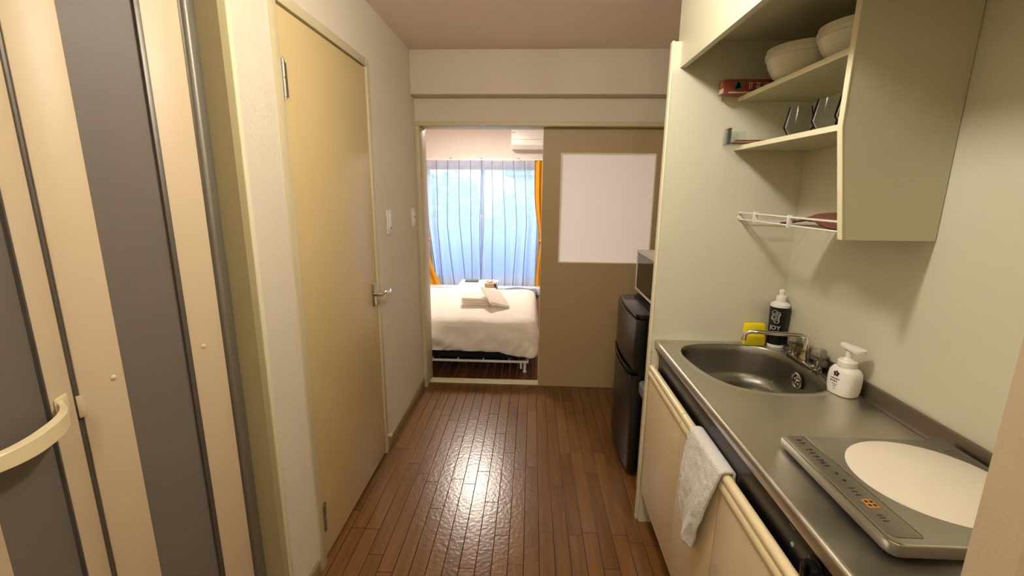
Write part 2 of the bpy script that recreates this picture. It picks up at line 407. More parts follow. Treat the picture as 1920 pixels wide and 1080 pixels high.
lv = BM(); lathe(lv, [(.012, 0), (.012, .03), (.009, .045)], 16, mtx=Matrix.Translation((XL + .004, 2.176, .93)) @ Matrix.Rotation(PI / 2, 4, 'Y'))
tube(lv, [(XL + .045, 2.172, .932), (XL + .052, 2.20, .934), (XL + .052, 2.24, .926), (XL + .05, 2.275, .922), (XL + .046, 2.29, .928)], [.009, .009, .0075, .008, .006], 12)
obj('handle_lever', lv, 'chrome', d1)
dn = lathe(BM(), [(.006, 0), (.006, .012), (.011, .014), (.011, .022), (.006, .026)], 14, mtx=Matrix.Translation((XL + .006, 2.245, .105)) @ Matrix.Rotation(PI / 2, 4, 'Y'))
tag(obj('door_catch', dn, 'frame'), 'small cream round catch low on the yellow door frame', 'door catch')

# ------------------------------------------------------------------ light switches on the left wall
def wallplate(label, y0, y1, z0, z1, th_, dot):
    t = thing('light_switch', label, 'switch', (XL, (y0 + y1) / 2, z0))
    obj('plate', bx(XL, XL + th_, y0, y1, z0, z1, bev=.003), 'whitem', t)
    ym = (y0 + y1) / 2; w_ = (y1 - y0) * .26
    obj('rocker', bx(XL + th_, XL + th_ + .005, ym - w_, ym + w_, z0 + .022, z1 - .022, bev=.002), 'white', t)
    obj('indicator', bx(XL + th_ + .0045, XL + th_ + .0062, ym - .006, ym + .006, dot - .007, dot + .007, bev=.001), 'ink', t)
wallplate('cream switch plate nearer the yellow door', 2.425, 2.492, 1.206, 1.335, .008, 1.238)
wallplate('cream switch plate beside the bedroom doorway', 2.93, 3.0, 1.206, 1.325, .008, 1.27)

# ------------------------------------------------------------------ bathroom folding door (door_2) and its jamb
jb = BM(); box(jb, XL - .13, XL - .001, 1.205, 1.236, 0, 2.05)
box(jb, XL - .13, XL - .001, .44, .47, 0, 2.05); box(jb, XL - .13, XL - .001, .47, 1.205, 2.02, 2.05)
struct('trim_6', jb, 'olive')
ca = BM(); box(ca, XL - .002, XL + .004, 1.232, 1.252, 0, 2.08, bev=.002); box(ca, XL - .002, XL + .005, .41, .445, 0, 2.08, bev=.002); box(ca, XL - .002, XL + .005, .445, 1.228, 2.045, 2.08, bev=.002)
struct('trim_7', ca, 'edge')
ch = BM(); box(ch, -.897, -.848, 1.1695, 1.206, 0, 2.02, bev=.008, seg=4); 
tr = struct('trim_8', ch, 'alud2')
for z in (1.75, 1.48, 1.21, .95, .70, .45, .2):
    obj('screw', lathe(BM(), [(.0035, 0), (.0035, .0015), (.001, .002)], 10, mtx=Matrix.Translation((-.868, 1.1697, z)) @ Matrix.Rotation(PI / 2, 4, 'X')), 'ink', tr)
def frame_at(P, ang):   # local: u along panel (from P toward the viewer), v outwards into the kitchen, z up
    c, s = math.cos(ang), math.sin(ang)
    u = Vector((-s, -c, 0)); v = Vector((c, -s, 0))
    return Matrix(((u.x, v.x, 0, P[0]), (u.y, v.y, 0, P[1]), (0, 0, 1, 0), (0, 0, 0, 1)))
PHI = math.radians(20)
P0 = (-.862, 1.166); LP = .33
H = (P0[0] - LP * math.sin(PHI), P0[1] - LP * math.cos(PHI))
A = frame_at(P0, PHI); H2 = (H[0], H[1]); B = frame_at(H2, -PHI)
d2 = BM()
zt, zb = 1.99, .02
s1, a1 = .098, .142
box(d2, 0, s1, -.014, .0, zb, zt, bev=.002, mtx=A)
box(d2, s1 + a1, LP - .004, -.014, .0, zb, zt, bev=.002, mtx=A)
box(d2, s1, s1 + a1, -.014, 0, zb, .12, mtx=A); box(d2, s1, s1 + a1, -.014, 0, 1.9, zt, mtx=A)
door2 = struct('door_2', d2, 'cream')
nb = BM(); s2, a2 = .088, .165
box(nb, .012, s2, -.014, 0, zb, zt, bev=.002, mtx=B); box(nb, s2 + a2, LP, -.014, 0, zb, zt, bev=.002, mtx=B)
box(nb, s2, s2 + a2, -.014, 0, zb, .12, mtx=B); box(nb, s2, s2 + a2, -.014, 0, 1.9, zt, mtx=B)
obj('door_leaf', nb, 'cream', door2)
obj('acrylic_sheet', box(BM(), s1 - .003, s1 + a1 + .003, -.010, -.005, .11, 1.91, mtx=A), 'acryl', door2)
obj('acrylic_sheet', box(BM(), s2 - .003, s2 + a2 + .003, -.010, -.005, .11, 1.91, mtx=B), 'acryl', door2)
st = BM(); box(st, s1 - .010, s1 + .002, -.006, .0035, .1, 1.92, bev=.001, mtx=A); box(st, -.004, .001, -.012, .001, zb, zt, mtx=A)
obj('glazing_bead', st, 'alud', door2)
st = BM(); box(st, s2 - .001, s2 + .004, -.006, .002, .1, 1.92, mtx=B)
obj('glazing_bead', st, 'alud', door2)
hg = BM(); box(hg, LP - .006, LP + .004, -.012, -.004, zb, zt, mtx=A); box(hg, .0, .014, -.012, -.004, zb, zt, mtx=B)
obj('hinge_strip', hg, 'alud', door2)
hk = BM(); box(hk, LP - .010, LP + .004, -.010, .002, .955, 1.005, bev=.002, mtx=A)
obj('hinge_knuckle', hk, 'cream', door2)
for (mt, u, z) in ((A, .055, 1.03), (A, LP - .068, 1.022)):
    obj('screw_cap', lathe(BM(), [(.006, 0), (.006, .002), (.003, .0045), (.0005, .005)], 16, mtx=mt @ Matrix.Translation((u, 0, z)) @ Matrix.Rotation(-PI / 2, 4, 'X')), 'creamg', door2)
# bowed grab handle on the near leaf
t = BM(); prof = []
N_ = 26; U0, U1 = .055, .30; ZH = 1.008
Vv = []
for i in range(N_ + 1):
    f = i / N_; u = U0 + (U1 - U0) * f; bow = .046 * (1 - abs(2 * f - 1) ** 2.6); hh = .016 + .004 * math.sin(PI * f)
    th_ = .007
    if i in (0, N_): inner = 0
    else: inner = max(0, bow - th_ * 1.3)
    zz = ZH + (.006 if i == 0 else 0) - .004 * math.sin(PI * f)
    Vv.append([t.verts.new((u, inner, zz - hh)), t.verts.new((u, inner, zz + hh)), t.verts.new((u, bow + .004, zz + hh * .8)), t.verts.new((u, bow + .004, zz - hh * .8))])
for a, b in zip(Vv, Vv[1:]):
    for k in range(4): t.faces.new((a[k], a[(k + 1) % 4], b[(k + 1) % 4], b[k]))
t.faces.new(Vv[0][::-1]); t.faces.new(Vv[-1])
bmesh.ops.recalc_face_normals(t, faces=t.faces)
bmesh.ops.bevel(t, geom=[e for e in t.edges], offset=.0012, segments=1, affect='EDGES')
hb = BM(); merge(hb, t, B)
box(hb, U0 - .018, U0 + .02, 0, .006, ZH - .022, ZH + .024, bev=.004, mtx=B)
obj('pull_handle', hb, 'rail', door2)

# ------------------------------------------------------------------ kitchen base unit
bu = thing('kitchen_cabinet', 'cream kitchen base cabinet with black control fascia under the steel worktop', 'cabinet', (.75, 1.12, 0))
ZT = .85
cb = BM(); box(cb, .520, 1.008, .462, .478, .10, .81); box(cb, .520, 1.008, 1.768, 1.786, .10, .81); box(cb, .53, 1.008, .478, 1.768, .10, .118); box(cb, .995, 1.008, .478, 1.768, .1, .81)
box(cb, .519, .535, .478, 1.768, .10, .13); box(cb, .52, .99, 1.050, 1.066, .118, .70)
obj('carcass', cb, 'cabdoor', bu)
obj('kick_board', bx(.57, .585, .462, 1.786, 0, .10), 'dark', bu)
obj('end_panel', bx(.502, .60, 1.772, 1.788, 0, .81), 'panel', bu)
fa = obj('fascia', bx(.530, .546, .478, 1.768, .66, .822), 'blackm', bu)
# vent slot and knob on the fascia
obj('badge', bx(.5285, .5305, 1.665, 1.70, .765, .772), 'alud', fa)
kn = lathe(BM(), [(.026, 0), (.026, .004), (.021, .006), (.019, .02), (.0005, .021)], 28, mtx=Matrix.Translation((.530, .715, .775)) @ Matrix.Rotation(-PI / 2, 4, 'Y'))
box(kn, .502, .510, .711, .719, .757, .793, bev=.001)
obj('control_knob', kn, 'black', fa)
obj('pilot_light', lathe(BM(), [(.005, 0), (.005, .002), (.001, .003)], 14, mtx=Matrix.Translation((.530, .79, .765)) @ Matrix.Rotation(-PI / 2, 4, 'Y')), 'inkg', fa)
mk = BM()
box(mk, .5293, .5302, .79, .81, .797, .7985)
obj('fascia_marks', mk, 'inkg', fa)
def cab_door(y0, y1):
    d = obj('door', bx(.500, .519, y0, y1, .155, .722, bev=.0015), 'cabdoor', bu)
    # moulded finger rail along the top: ridge, groove, rounded lip
    pr = [(x_, z_ - .013) for x_, z_ in [(.519, .700), (.519, .752), (.5155, .758), (.508, .760), (.500, .757), (.4965, .750), (.4975, .738), (.500, .734), (.497, .729), (.4945, .720), (.4955, .712), (.499, .706), (.500, .700)]]
    obj('finger_rail', prism(BM(), pr, 'y', y0, y1), 'rail', d, angle=50)
    return d
cab_door(.470, 1.054); cab_door(1.058, 1.362); cab_door(1.365, 1.782)

# worktop: one steel sheet with the sink cut out
wt = thing('worktop', 'stainless steel worktop with a rolled front edge and upstand at the wall', 'worktop', (.75, 1.12, .81))
sink = [(.745, 1.764), (.66, 1.75), (.60, 1.71), (.575, 1.64), (.578, 1.56), (.59, 1.48), (.615, 1.405), (.66, 1.348), (.73, 1.318), (.80, 1.312), (.87, 1.318), (.925, 1.345), (.955, 1.40), (.972, 1.48), (.974, 1.57), (.965, 1.65), (.93, 1.715), (.87, 1.752), (.81, 1.765)]
def closed_spline(P, n=6):
    out = []; m = len(P)
    for i in range(m):
        p0, p1, p2, p3 = (Vector(P[(i + k - 1) % m]) for k in range(4))
        for k in range(n):
            t_ = k / n
            out.append(tuple(.5 * ((2 * p1) + (-p0 + p2) * t_ + (2 * p0 - 5 * p1 + 4 * p2 - p3) * t_ ** 2 + (-p0 + 3 * p1 - 3 * p2 + p3) * t_ ** 3)))
    return out
SP = closed_spline(sink, 5); cxs, cys = .775, 1.54
def ring_xy(scale_in): # offset outline by a distance toward the centre
    out = []; n = len(SP)
    for i, p in enumerate(SP):
        a = Vector(SP[(i + 1) % n]) - Vector(SP[i - 1]); nrm = Vector((-a.y, a.x)).normalized()
        c = Vector((cxs, cys)) - Vector(p)
        if nrm.dot(c) < 0: nrm = -nrm
        out.append(Vector(p) + nrm * scale_in)
    return out
t = BM(); n = len(SP)
X0, X1, WY0, WY1 = .528, .990, .462, 1.786
def ray_rect(p):
    d = (Vector(p) - Vector((cxs, cys))).normalized(); ts = []
    for c, lo, hi, k in ((cxs, X0, X1, 0), (cys, 1.02, WY1, 1)):
        if abs(d[k]) > 1e-6:
            for e in (lo, hi):
                q = (e - c) / d[k]
                if q > 0: ts.append(q)
    return Vector((cxs, cys)) + d * min(ts)
outer = [ray_rect(p) for p in SP]
for cxx, cyy in ((X0, 1.02), (X1, 1.02), (X0, WY1), (X1, WY1)):
    i = min(range(n), key=lambda k: (outer[k] - Vector((cxx, cyy))).length); outer[i] = Vector((cxx, cyy))
levels = [(-.024, ZT), (-.020, ZT - .0012), (-.016, ZT), (-.004, ZT), (0, ZT - .001), (.003, ZT - .005), (.008, ZT - .03), (.014, ZT - .11), (.022, ZT - .135), (.045, ZT - .15), (.09, ZT - .155)]
R = [[t.verts.new((p.x, p.y, ZT)) for p in outer]]
for off, z in levels: R.append([t.verts.new((min(p.x, X1 - .0005), min(p.y, WY1 - .0005), z)) for p in ring_xy(off)])
def bridge(rs):
    for a, b in zip(rs, rs[1:]):
        for i in range(n):
            j = (i + 1) % n; t.faces.new((a[i], a[j], b[j], b[i]))
cut = 5
bridge(R[:cut + 1])
sheet_t = t
t2 = BM()
R2 = [[t2.verts.new((p.x, p.y, z)) for p in ring_xy(off)] for off, z in levels[cut - 1:]]
for a, b in zip(R2, R2[1:]):
    for i in range(n):
        j = (i + 1) % n; t2.faces.new((a[i], a[j], b[j], b[i]))
c0 = t2.verts.new((cxs, cys, ZT - .158))
for i in range(n): t2.faces.new((R2[-1][i], R2[-1][(i + 1) % n], c0))
sh = BM(); merge(sh, sheet_t)
tq = BM(); q = [tq.verts.new(v) for v in ((X0, WY0, ZT), (X1, WY0, ZT), (X1, 1.02, ZT), (X0, 1.02, ZT))]; tq.faces.new(q); merge(sh, tq)
# rolled front edge (raised bead, then a drop) and rear upstand, swept along y
def sweep(bm, prof, y0, y1):
    tt = BM(); A_ = [tt.verts.new((x, y0, z)) for x, z in prof]; B_ = [tt.verts.new((x, y1, z)) for x, z in prof]
    for i in range(len(prof) - 1): tt.faces.new((A_[i], A_[i + 1], B_[i + 1], B_[i]))
    merge(bm, tt)
sweep(sh, [(X0, ZT), (.525, ZT + .0035), (.521, ZT + .0045), (.517, ZT + .0035), (.514, ZT), (.513, ZT - .004), (.513, .824), (.517, .820), (.532, .820)], WY0, WY1)
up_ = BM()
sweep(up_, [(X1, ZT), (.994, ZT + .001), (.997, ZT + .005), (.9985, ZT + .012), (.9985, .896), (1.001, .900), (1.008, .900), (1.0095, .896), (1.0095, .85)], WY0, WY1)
bmesh.ops.remove_doubles(sh, verts=sh.verts, dist=.0004); bmesh.ops.recalc_face_normals(sh, faces=sh.faces)
obj('sheet', sh, 'steel', wt, angle=50)
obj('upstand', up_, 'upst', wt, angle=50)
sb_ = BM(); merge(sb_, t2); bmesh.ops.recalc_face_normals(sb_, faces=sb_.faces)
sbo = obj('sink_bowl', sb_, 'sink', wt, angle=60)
dr = lathe(BM(), [(.055, 0), (.055, .003), (.048, .0035), (.042, -.002), (.001, -.002)], 36, (cxs, cys, ZT - .157)); obj('drain', dr, 'chrome', sbo)
# overflow in the rear wall of the bowl: ring with a slotted disc
OM = Matrix.Translation((.9565, 1.545, .792)) @ Matrix.Rotation(-PI / 2 - .06, 4, 'Y') @ Matrix.Scale(1.35, 4)
ov = lathe(BM(), [(.022, 0), (.023, .002), (.019, .0045), (.015, .002), (.015, .0012)], 32, mtx=OM, cap=False)
of = obj('overflow_ring', ov, 'chrome', sbo)
od = lathe(BM(), [(.015, .0006), (.0005, .0007)], 28, mtx=OM); obj('overflow_mesh', od, 'ink', of)
oc = lathe(BM(), [(.005, .001), (.004, .003), (.0005, .0035)], 16, mtx=OM)
for k in range(5):
    a = 2 * PI * k / 5; lathe(oc, [(.003, .001), (.002, .0025), (.0004, .003)], 8, mtx=OM @ Matrix.Translation((.0095 * math.cos(a), .0095 * math.sin(a), 0)))
obj('overflow_grille', oc, 'chrome', of)

# ------------------------------------------------------------------ tap
tp = thing('mixer_tap', 'chrome two-handled tap with a long swivel spout behind the sink', 'tap', (.975, 1.55, .85))
bd = BM(); prism(bd, [(x, y) for x, y in rrect(.957, .992, 1.462, 1.645, .017)], 'z', ZT, ZT + .018, bev=.003)
lathe(bd, [(.016, .015), (.016, .03), (.012, .036), (.012, .055)], 24, (.975, 1.555, ZT))
obj('body', bd, 'chromed', tp)
for y in (1.625, 1.482):
    v = lathe(BM(), [(.018, .016), (.018, .022), (.011, .027), (.010, .045), (.014, .047)], 24, (.975, y, ZT)); vb = obj('valve', v, 'chrome', tp)
    k = BM(); prof = [(.012, .046), (.022, .05), (.024, .058), (.0235, .078), (.020, .084), (.010, .0845)]
    t3 = BM(); seg = 40; rings = []
    for r_, z_ in prof:
        rings.append([t3.verts.new((.975 + r_ * (1 - .09 * (.5 + .5 * math.cos(5 * 2 * PI * i / seg)) * (1 if r_ > .018 else 0)) * math.cos(2 * PI * i / seg), y + r_ * (1 - .09 * (.5 + .5 * math.cos(5 * 2 * PI * i / seg)) * (1 if r_ > .018 else 0)) * math.sin(2 * PI * i / seg), ZT + z_)) for i in range(seg)])
    for a, b in zip(rings, rings[1:]):
        for i in range(seg): t3.faces.new((a[i], a[(i + 1) % seg], b[(i + 1) % seg], b[i]))
    t3.faces.new(rings[0][::-1]); t3.faces.new(rings[-1]); bmesh.ops.recalc_face_normals(t3, faces=t3.faces); merge(k, t3)
    kk = obj('knob', k, 'knobm', vb)
    obj('knob_core', lathe(BM(), [(.009, .046), (.008, .08), (.009, .0848), (.0005, .086)], 20, (.975, y, ZT)), 'chrome', vb)
sp_ = [(.975, 1.555, .895), (.978, 1.556, .925), (.982, 1.560, .940), (.976, 1.566, .950), (.96, 1.573, .953), (.93, 1.585, .951), (.88, 1.602, .949), (.84, 1.615, .949), (.815, 1.624, .947), (.800, 1.630, .940), (.795, 1.632, .928), (.794, 1.632, .912)]
obj('spout', tube(BM(), sp_, [.009, .009, .0085, .008, .008, .0078, .0078, .0078, .0078, .008, .0085, .0095], 16), 'chrome', tp, angle=60)

# ------------------------------------------------------------------ hob
hb_ = thing('cooktop', 'portable silver induction cooktop with a white round heating plate', 'cooktop', (.8, .84, ZT))
hx0, hx1, hy0, hy1 = .606, .985, .664, 1.008
outl = [(hx0, hy1), (hx0, hy0 + .022), (hx0 + .003, hy0 + .009), (hx0 + .012, hy0 + .001), (hx0 + .026, hy0), (hx1, hy0), (hx1, hy1)]
obj('feet', box(BM(), hx0 + .012, hx1 - .01, hy0 + .012, hy1 - .01, ZT, ZT + .005), 'rubber', hb_)
body = prism(BM(), outl, 'z', ZT + .005, ZT + .030, bev=.004); obj('body', body, 'hob', hb_)
obj('control_strip', prism(BM(), [(hx0 + .010, hy1 - .004), (hx0 + .010, hy0 + .030), (hx0 + .020, hy0 + .018), (hx0 + .064, hy0 + .018), (hx0 + .052, hy1 - .004)], 'z', ZT + .029, ZT + .0316, bev=.0008), 'hobs', hb_)
rb = BM(); tube(rb, [(hx0 + .052, hy1 - .004, ZT + .031), (hx0 + .064, hy0 + .02, ZT + .031)], .0022, 8); tube(rb, [(hx0 + .003, hy1 - .003, ZT + .0285), (hx0 + .003, hy0 + .024, ZT + .0285), (hx0 + .006, hy0 + .012, ZT + .0285), (hx0 + .013, hy0 + .004, ZT + .0285), (hx0 + .026, hy0 + .003, ZT + .0285), (hx0 + .3, hy0 + .003, ZT + .0285)], .0030, 8)
obj('strip_bead', rb, 'chrome', hb_)
obj('heating_plate', lathe(BM(), [(.144, 0), (.144, .0012), (.143, .0016), (.0005, .0018)], 96, (.822, .848, ZT + .030)), 'warmwhite', hb_)
mtz = ZT + .0318
for k, y in enumerate([.985, .972, .945, .932, .918, .905, .895, .884]):
    b_ = BM(); box(b_, hx0 + .022, hx0 + .036, y - .001, y + .001, mtz, mtz + .0004); box(b_, hx0 + .026 + (k % 3) * .003, hx0 + .029 + (k % 3) * .003, y - .004, y + .003, mtz, mtz + .0005)
    obj('key_mark', b_, 'ink', hb_)
for y in (.858, .835): obj('button', lathe(BM(), [(.0035, 0), (.0035, .0005)], 12, (hx0 + .034, y, mtz)), 'ink', hb_)
for y in (.81, .80, .79, .735, .728, .72): obj('key_mark', bx(hx0 + .026, hx0 + .036, y - .001, y + .0015, mtz, mtz + .0004), 'ink', hb_)
am = BM(); box(am, hx0 + .026, hx0 + .046, .754, .777, mtz, mtz + .0004); al = obj('warning_label', am, 'amber', hb_)
aw = BM()
for k in range(4): box(aw, hx0 + .029 + .009 * (k % 2), hx0 + .035 + .009 * (k % 2), .758 + .010 * (k // 2), .764 + .010 * (k // 2), mtz + .0004, mtz + .0007)
obj('label_marks', aw, 'ink', al)
vt = BM()
for k in range(9): box(vt, .94, .972, .90 + k * .008, .903 + k * .008, ZT + .0298, ZT + .0306)
obj('rear_vent', vt, 'hobs', hb_)

# ------------------------------------------------------------------ things round the sink
# washing-up liquid
wb = thing('detergent_bottle', 'slim washing-up liquid bottle with black label and white cap by the sponge', 'bottle', (.975, 1.748, ZT))
C = (.975, 1.748, ZT)
obj('bottle_body', lathe(BM(), [(.001, 0), (.027, 0), (.031, .004), (.031, .012), (.029, .03), (.030, .06), (.0335, .12), (.0345, .165), (.033, .174), (.022, .182), (.014, .185)], 36, C), 'white', wb)
lab = obj('wrap_label', lathe(BM(), [(.0316, .014), (.0296, .031), (.0306, .06), (.0341, .12), (.0351, .164)], 36, C, cap=False), 'blackm', wb)
cp = lathe(BM(), [(.015, .183), (.0175, .186), (.0175, .204), (.0165, .206), (.009, .207), (.008, .216), (.010, .217), (.010, .226), (.006, .231), (.0005, .231)], 28, C); obj('cap', cp, 'white', wb)
vdir = math.atan2(0 - C[1], 0 - C[0])     # side of the label facing the aisle
def wrap(bm, Cc, rad_fn, ang0, z0):
    for v in bm.verts:
        x, y, d = v.co.x, v.co.y, v.co.z; z = z0 + y; r = rad_fn(z) + d; a = ang0 + x / rad_fn(z)
        v.co = Vector((Cc[0] + r * math.cos(a), Cc[1] + r * math.sin(a), Cc[2] + z))
    return bm
def rlab(z):
    P_ = [(.014, .0316), (.031, .0296), (.06, .0306), (.12, .0341), (.164, .0351)]
    for (a, ra), (b, rb_) in zip(P_, P_[1:]):
        if z <= b: return ra + (rb_ - ra) * max(0, (z - a)) / (b - a) + .0004
    return .0355
jb_ = text_bm('JOY', .024, .0004); wrap(jb_, C, rlab, vdir - .28, .082); obj('label_word', jb_, 'inkw', lab, sm=False)
cl = BM()
t4 = BM(); cvs = []
for (ox, oz, r) in ((0, 0, .014), (-.004, .016, .012), (.006, .012, .011), (.004, -.014, .011), (-.007, -.004, .011)):
    t5 = BM(); bmesh.ops.create_circle(t5, segments=18, radius=r, cap_ends=True)
    bmesh.ops.subdivide_edges(t5, edges=t5.edges, cuts=1)
    bmesh.ops.translate(t5, vec=(ox, oz, .0001), verts=t5.verts); merge(cl, t5)
wrap(cl, C, rlab, vdir - .3, .126); obj('label_cloud', cl, 'inkg', lab, sm=False)
cs = BM()
for k in range(6):
    t5 = BM(); bmesh.ops.create_cube(t5, size=1); bmesh.ops.scale(t5, vec=(.005 + .003 * (k % 2), .0022, .0006), verts=t5.verts); bmesh.ops.translate(t5, vec=(-.004 + .005 * (k % 2), -.014 + k * .006, .0006), verts=t5.verts); merge(cs, t5)
wrap(cs, C, rlab, vdir - .3, .126); obj('label_strokes', cs, 'ink', lab, sm=False)
# sponge
sg = thing('kitchen_sponge', 'bright yellow sponge standing upright beside the black-labelled bottle', 'sponge', (.885, 1.76, ZT))
obj('foam', bx(.855, .935, 1.752, 1.778, ZT + .001, ZT + .088, bev=.006, seg=3), 'sponge', sg)
obj('scour_layer', bx(.856, .934, 1.744, 1.7525, ZT + .001, ZT + .040, bev=.003), 'spongeg', sg)
# foaming hand soap
ds = thing('soap_dispenser', 'white pump soap dispenser with flower print standing near the wall', 'soap dispenser', (.956, 1.318, ZT))
C2 = (.956, 1.318, ZT)
bodyp = [(.001, 0), (.036, 0), (.042, .003), (.0455, .015), (.0475, .04), (.0475, .06), (.045, .078), (.037, .090), (.027, .095), (.024, .097)]
RZ = Matrix.Translation(C2) @ Matrix.Rotation(math.radians(-72), 4, 'Z') @ Matrix.Scale(.94, 4)
obj('bottle_body', lathe(BM(), bodyp, 48, mtx=RZ, sq=(3.2, .93, .74)), 'white', ds)
obj('collar', lathe(BM(), [(.026, .094), (.027, .097), (.027, .113), (.024, .117), (.014, .119), (.010, .124)], 32, mtx=RZ), 'white', ds)
ph = lathe(BM(), [(.0095, .12), (.0085, .148), (.012, .150)], 20, mtx=RZ)
obj('pump_stem', ph, 'white', ds)
hd_ = BM(); prism(hd_, arc((.012, 0), .022, -PI / 2, PI / 2, 10) + [(-.028, .012), (-.042, .009), (-.044, 0), (-.042, -.009), (-.028, -.012)], 'z', .148, .161, bev=.0035); t6 = BM(); merge(t6, hd_, RZ @ Matrix.Rotation(math.radians(5), 4, 'Y') @ Matrix.Translation((0, 0, .004)))
obj('pump_head', t6, 'white', ds)
# flower and line print on the face looking at the aisle
pr = BM()
def face_print(bm, local):   # local x,z on the body's broad face -> push out to the body surface
    for v in bm.verts:
        x, z, d = v.co.x, v.co.y, v.co.z
        r = 0
        for (ra, za), (rb_, zb_) in zip(bodyp, bodyp[1:]):
            if za <= z <= zb_: r = ra + (rb_ - ra) * (z - za) / max(1e-6, zb_ - za)
        e = 3.2; xx = min(abs(x) / (.93 * r), .98); yv = -(1 - xx ** e) ** (1 / e) * .74 * r
        v.co = Vector((x, yv - .0004 - d, z))
    return bm
fl = BM()
for k in range(5):
    a = PI / 2 + 2 * PI * k / 5
    t5 = BM(); bmesh.ops.create_circle(t5, segments=10, radius=.0042, cap_ends=True); bmesh.ops.translate(t5, vec=(-.004 + .006 * math.cos(a), .072 + .0055 * math.sin(a), 0), verts=t5.verts); merge(fl, t5)
for k in range(9):
    x = -.018 + .0062 * (k % 5); z = .055 if k < 5 else .046
    t5 = BM(); bmesh.ops.create_cube(t5, size=1); bmesh.ops.scale(t5, vec=(.0042, .0045 if k % 2 else .0028, .0004), verts=t5.verts); bmesh.ops.translate(t5, vec=(x, z, 0), verts=t5.verts); merge(fl, t5)
for (x, z, wv) in ((-.006, .036, .018), (-.006, .030, .012), (-.004, .022, .008)):
    t5 = BM(); bmesh.ops.create_cube(t5, size=1); bmesh.ops.scale(t5, vec=(wv, .0014, .0004), verts=t5.verts); bmesh.ops.translate(t5, vec=(x, z, 0), verts=t5.verts); merge(fl, t5)
face_print(fl, None); t6 = BM(); merge(t6, fl, RZ)
obj('flower_print', t6, 'ink', ds, sm=False)

# ------------------------------------------------------------------ hand towel over the cabinet rail
def towel_fn(u, v):
    # u across (0 = far edge, 1 = near edge); v from inside the door over the rail and down outside
    top_y = 1.262 - .226 * u
    if v < .12:
        a = v / .12; z = .690 + .060 * a; x = .5245; y = top_y
    elif v < .2:
        a = (v - .12) / .08 * PI; x = .508 + .0165 * math.cos(a); z = .750 + .0045 * math.sin(a); y = top_y
    else:
        f = (v - .2) / .8; bot_y = 1.285 - .145 * u
        fall = .245 + .07 * min(1, max(0, (u - .18) / .14))
        z = .750 - fall * f
        y = top_y + (bot_y - top_y) * f ** 1.1 - .012 * f * math.exp(-((u - .4) / .12) ** 2)
        x = .4905 - .008 * math.sin(PI * f) - .004 * f
        x -= .020 * f ** .8 * math.exp(-((u - .78) / .20) ** 2)
        x -= .008 * f * math.exp(-((u - (.30 - .1 * f)) / .06) ** 2)
        x += .006 * noise.noise((u * 5, f * 6, 1)) * f + .003 * noise.noise((u * 13, f * 15, 4))
    return (x, y, z)
ht = grid(BM(), 60, 70, towel_fn)
tw = tag(obj('hand_towel', ht, 'towel', solid=.007, angle=80), 'white terry hand towel hanging over the cream cabinet rail', 'towel')

# ------------------------------------------------------------------ wall shelf unit and upper cabinet
uc = thing('upper_cabinet', 'large cream upper cabinet box above the open shelves', 'cabinet', (.77, 1.15, 1.97))
obj('cabinet_box', bx(.545, XR - .001, .462, 1.83, 1.975, CE - .002), 'cab', uc)
obj('front_panel', bx(.526, .545, .462, 1.834, 1.887, CE - .002), 'cab', uc)
dl = lathe(BM(), [(.04, 0), (.04, -.008), (.032, -.01), (.03, -.004), (.001, -.004)], 28, (.69, 1.36, 1.975)); obj('under_light', dl, 'rubber', uc)
su = thing('shelf_unit', 'open cream wall shelf with two boards and a shaped side panel', 'shelf', (.9, 1.48, 1.33))
prof = [(.783, 1.333), (1.010, 1.333), (1.010, 1.974), (.740, 1.974), (.740, 1.605)]
obj('side_panel', prism(BM(), prof, 'y', 1.172, 1.188), 'cab', su)
eb = BM(); pts_ = [(.783, 1.333), (.740, 1.605), (.740, 1.974)]
t7 = BM(); VV = []
for x, z in pts_: VV.append([t7.verts.new((x - .0015, 1.171, z)), t7.verts.new((x - .0015, 1.189, z)), t7.verts.new((x + .001, 1.189, z)), t7.verts.new((x + .001, 1.171, z))])
for a, b in zip(VV, VV[1:]):
    for k in range(4): t7.faces.new((a[k], a[(k + 1) % 4], b[(k + 1) % 4], b[k]))
bmesh.ops.recalc_face_normals(t7, faces=t7.faces); merge(eb, t7)
obj('edge_band', eb, 'edge', su)
for z, x0 in ((1.772, .745), (1.600, .750)):
    b_ = obj('shelf_board', bx(x0, 1.010, 1.188, 1.789, z, z + .014), 'shelf', su)
    obj('front_edge', bx(x0 - .002, x0 + .0005, 1.188, 1.789, z - .0003, z + .0143), 'edge', b_)
Z1, Z2 = 1.786, 1.614

# wire rack under the shelf
wr = thing('wire_rack', 'white coated wire rack below the open shelves', 'rack', (.9, 1.48, 1.34))
fr = BM(); tube(fr, [(.793, 1.189, 1.376), (.793, 1.785, 1.372)], .0032, 10); tube(fr, [(.800, 1.189, 1.350), (.800, 1.785, 1.347)], .0028, 10)
obj('front_rail', fr, 'whitem', wr)
cw = BM()
for k in range(14):
    y = 1.225 + k * .042; tube(cw, [(.799, y, 1.3475), (.83, y, 1.345), (1.008, y, 1.345)], .0017, 6)
obj('cross_wires', cw, 'whitem', wr)
cu = BM(); tube(cu, [(1.004, 1.189, 1.347), (1.004, 1.785, 1.347)], .0025, 8); obj('rear_rail', cu, 'whitem', wr)
for y in (1.44, 1.66): obj('bracket', bx(.788, .802, y - .004, y + .004, 1.342, 1.381, bev=.001), 'whitem', wr)
obj('wall_boss', lathe(BM(), [(.008, 0), (.008, .009)], 12, mtx=Matrix.Translation((.797, 1.779, 1.352)) @ Matrix.Rotation(-PI / 2, 4, 'X')), 'whitem', wr)
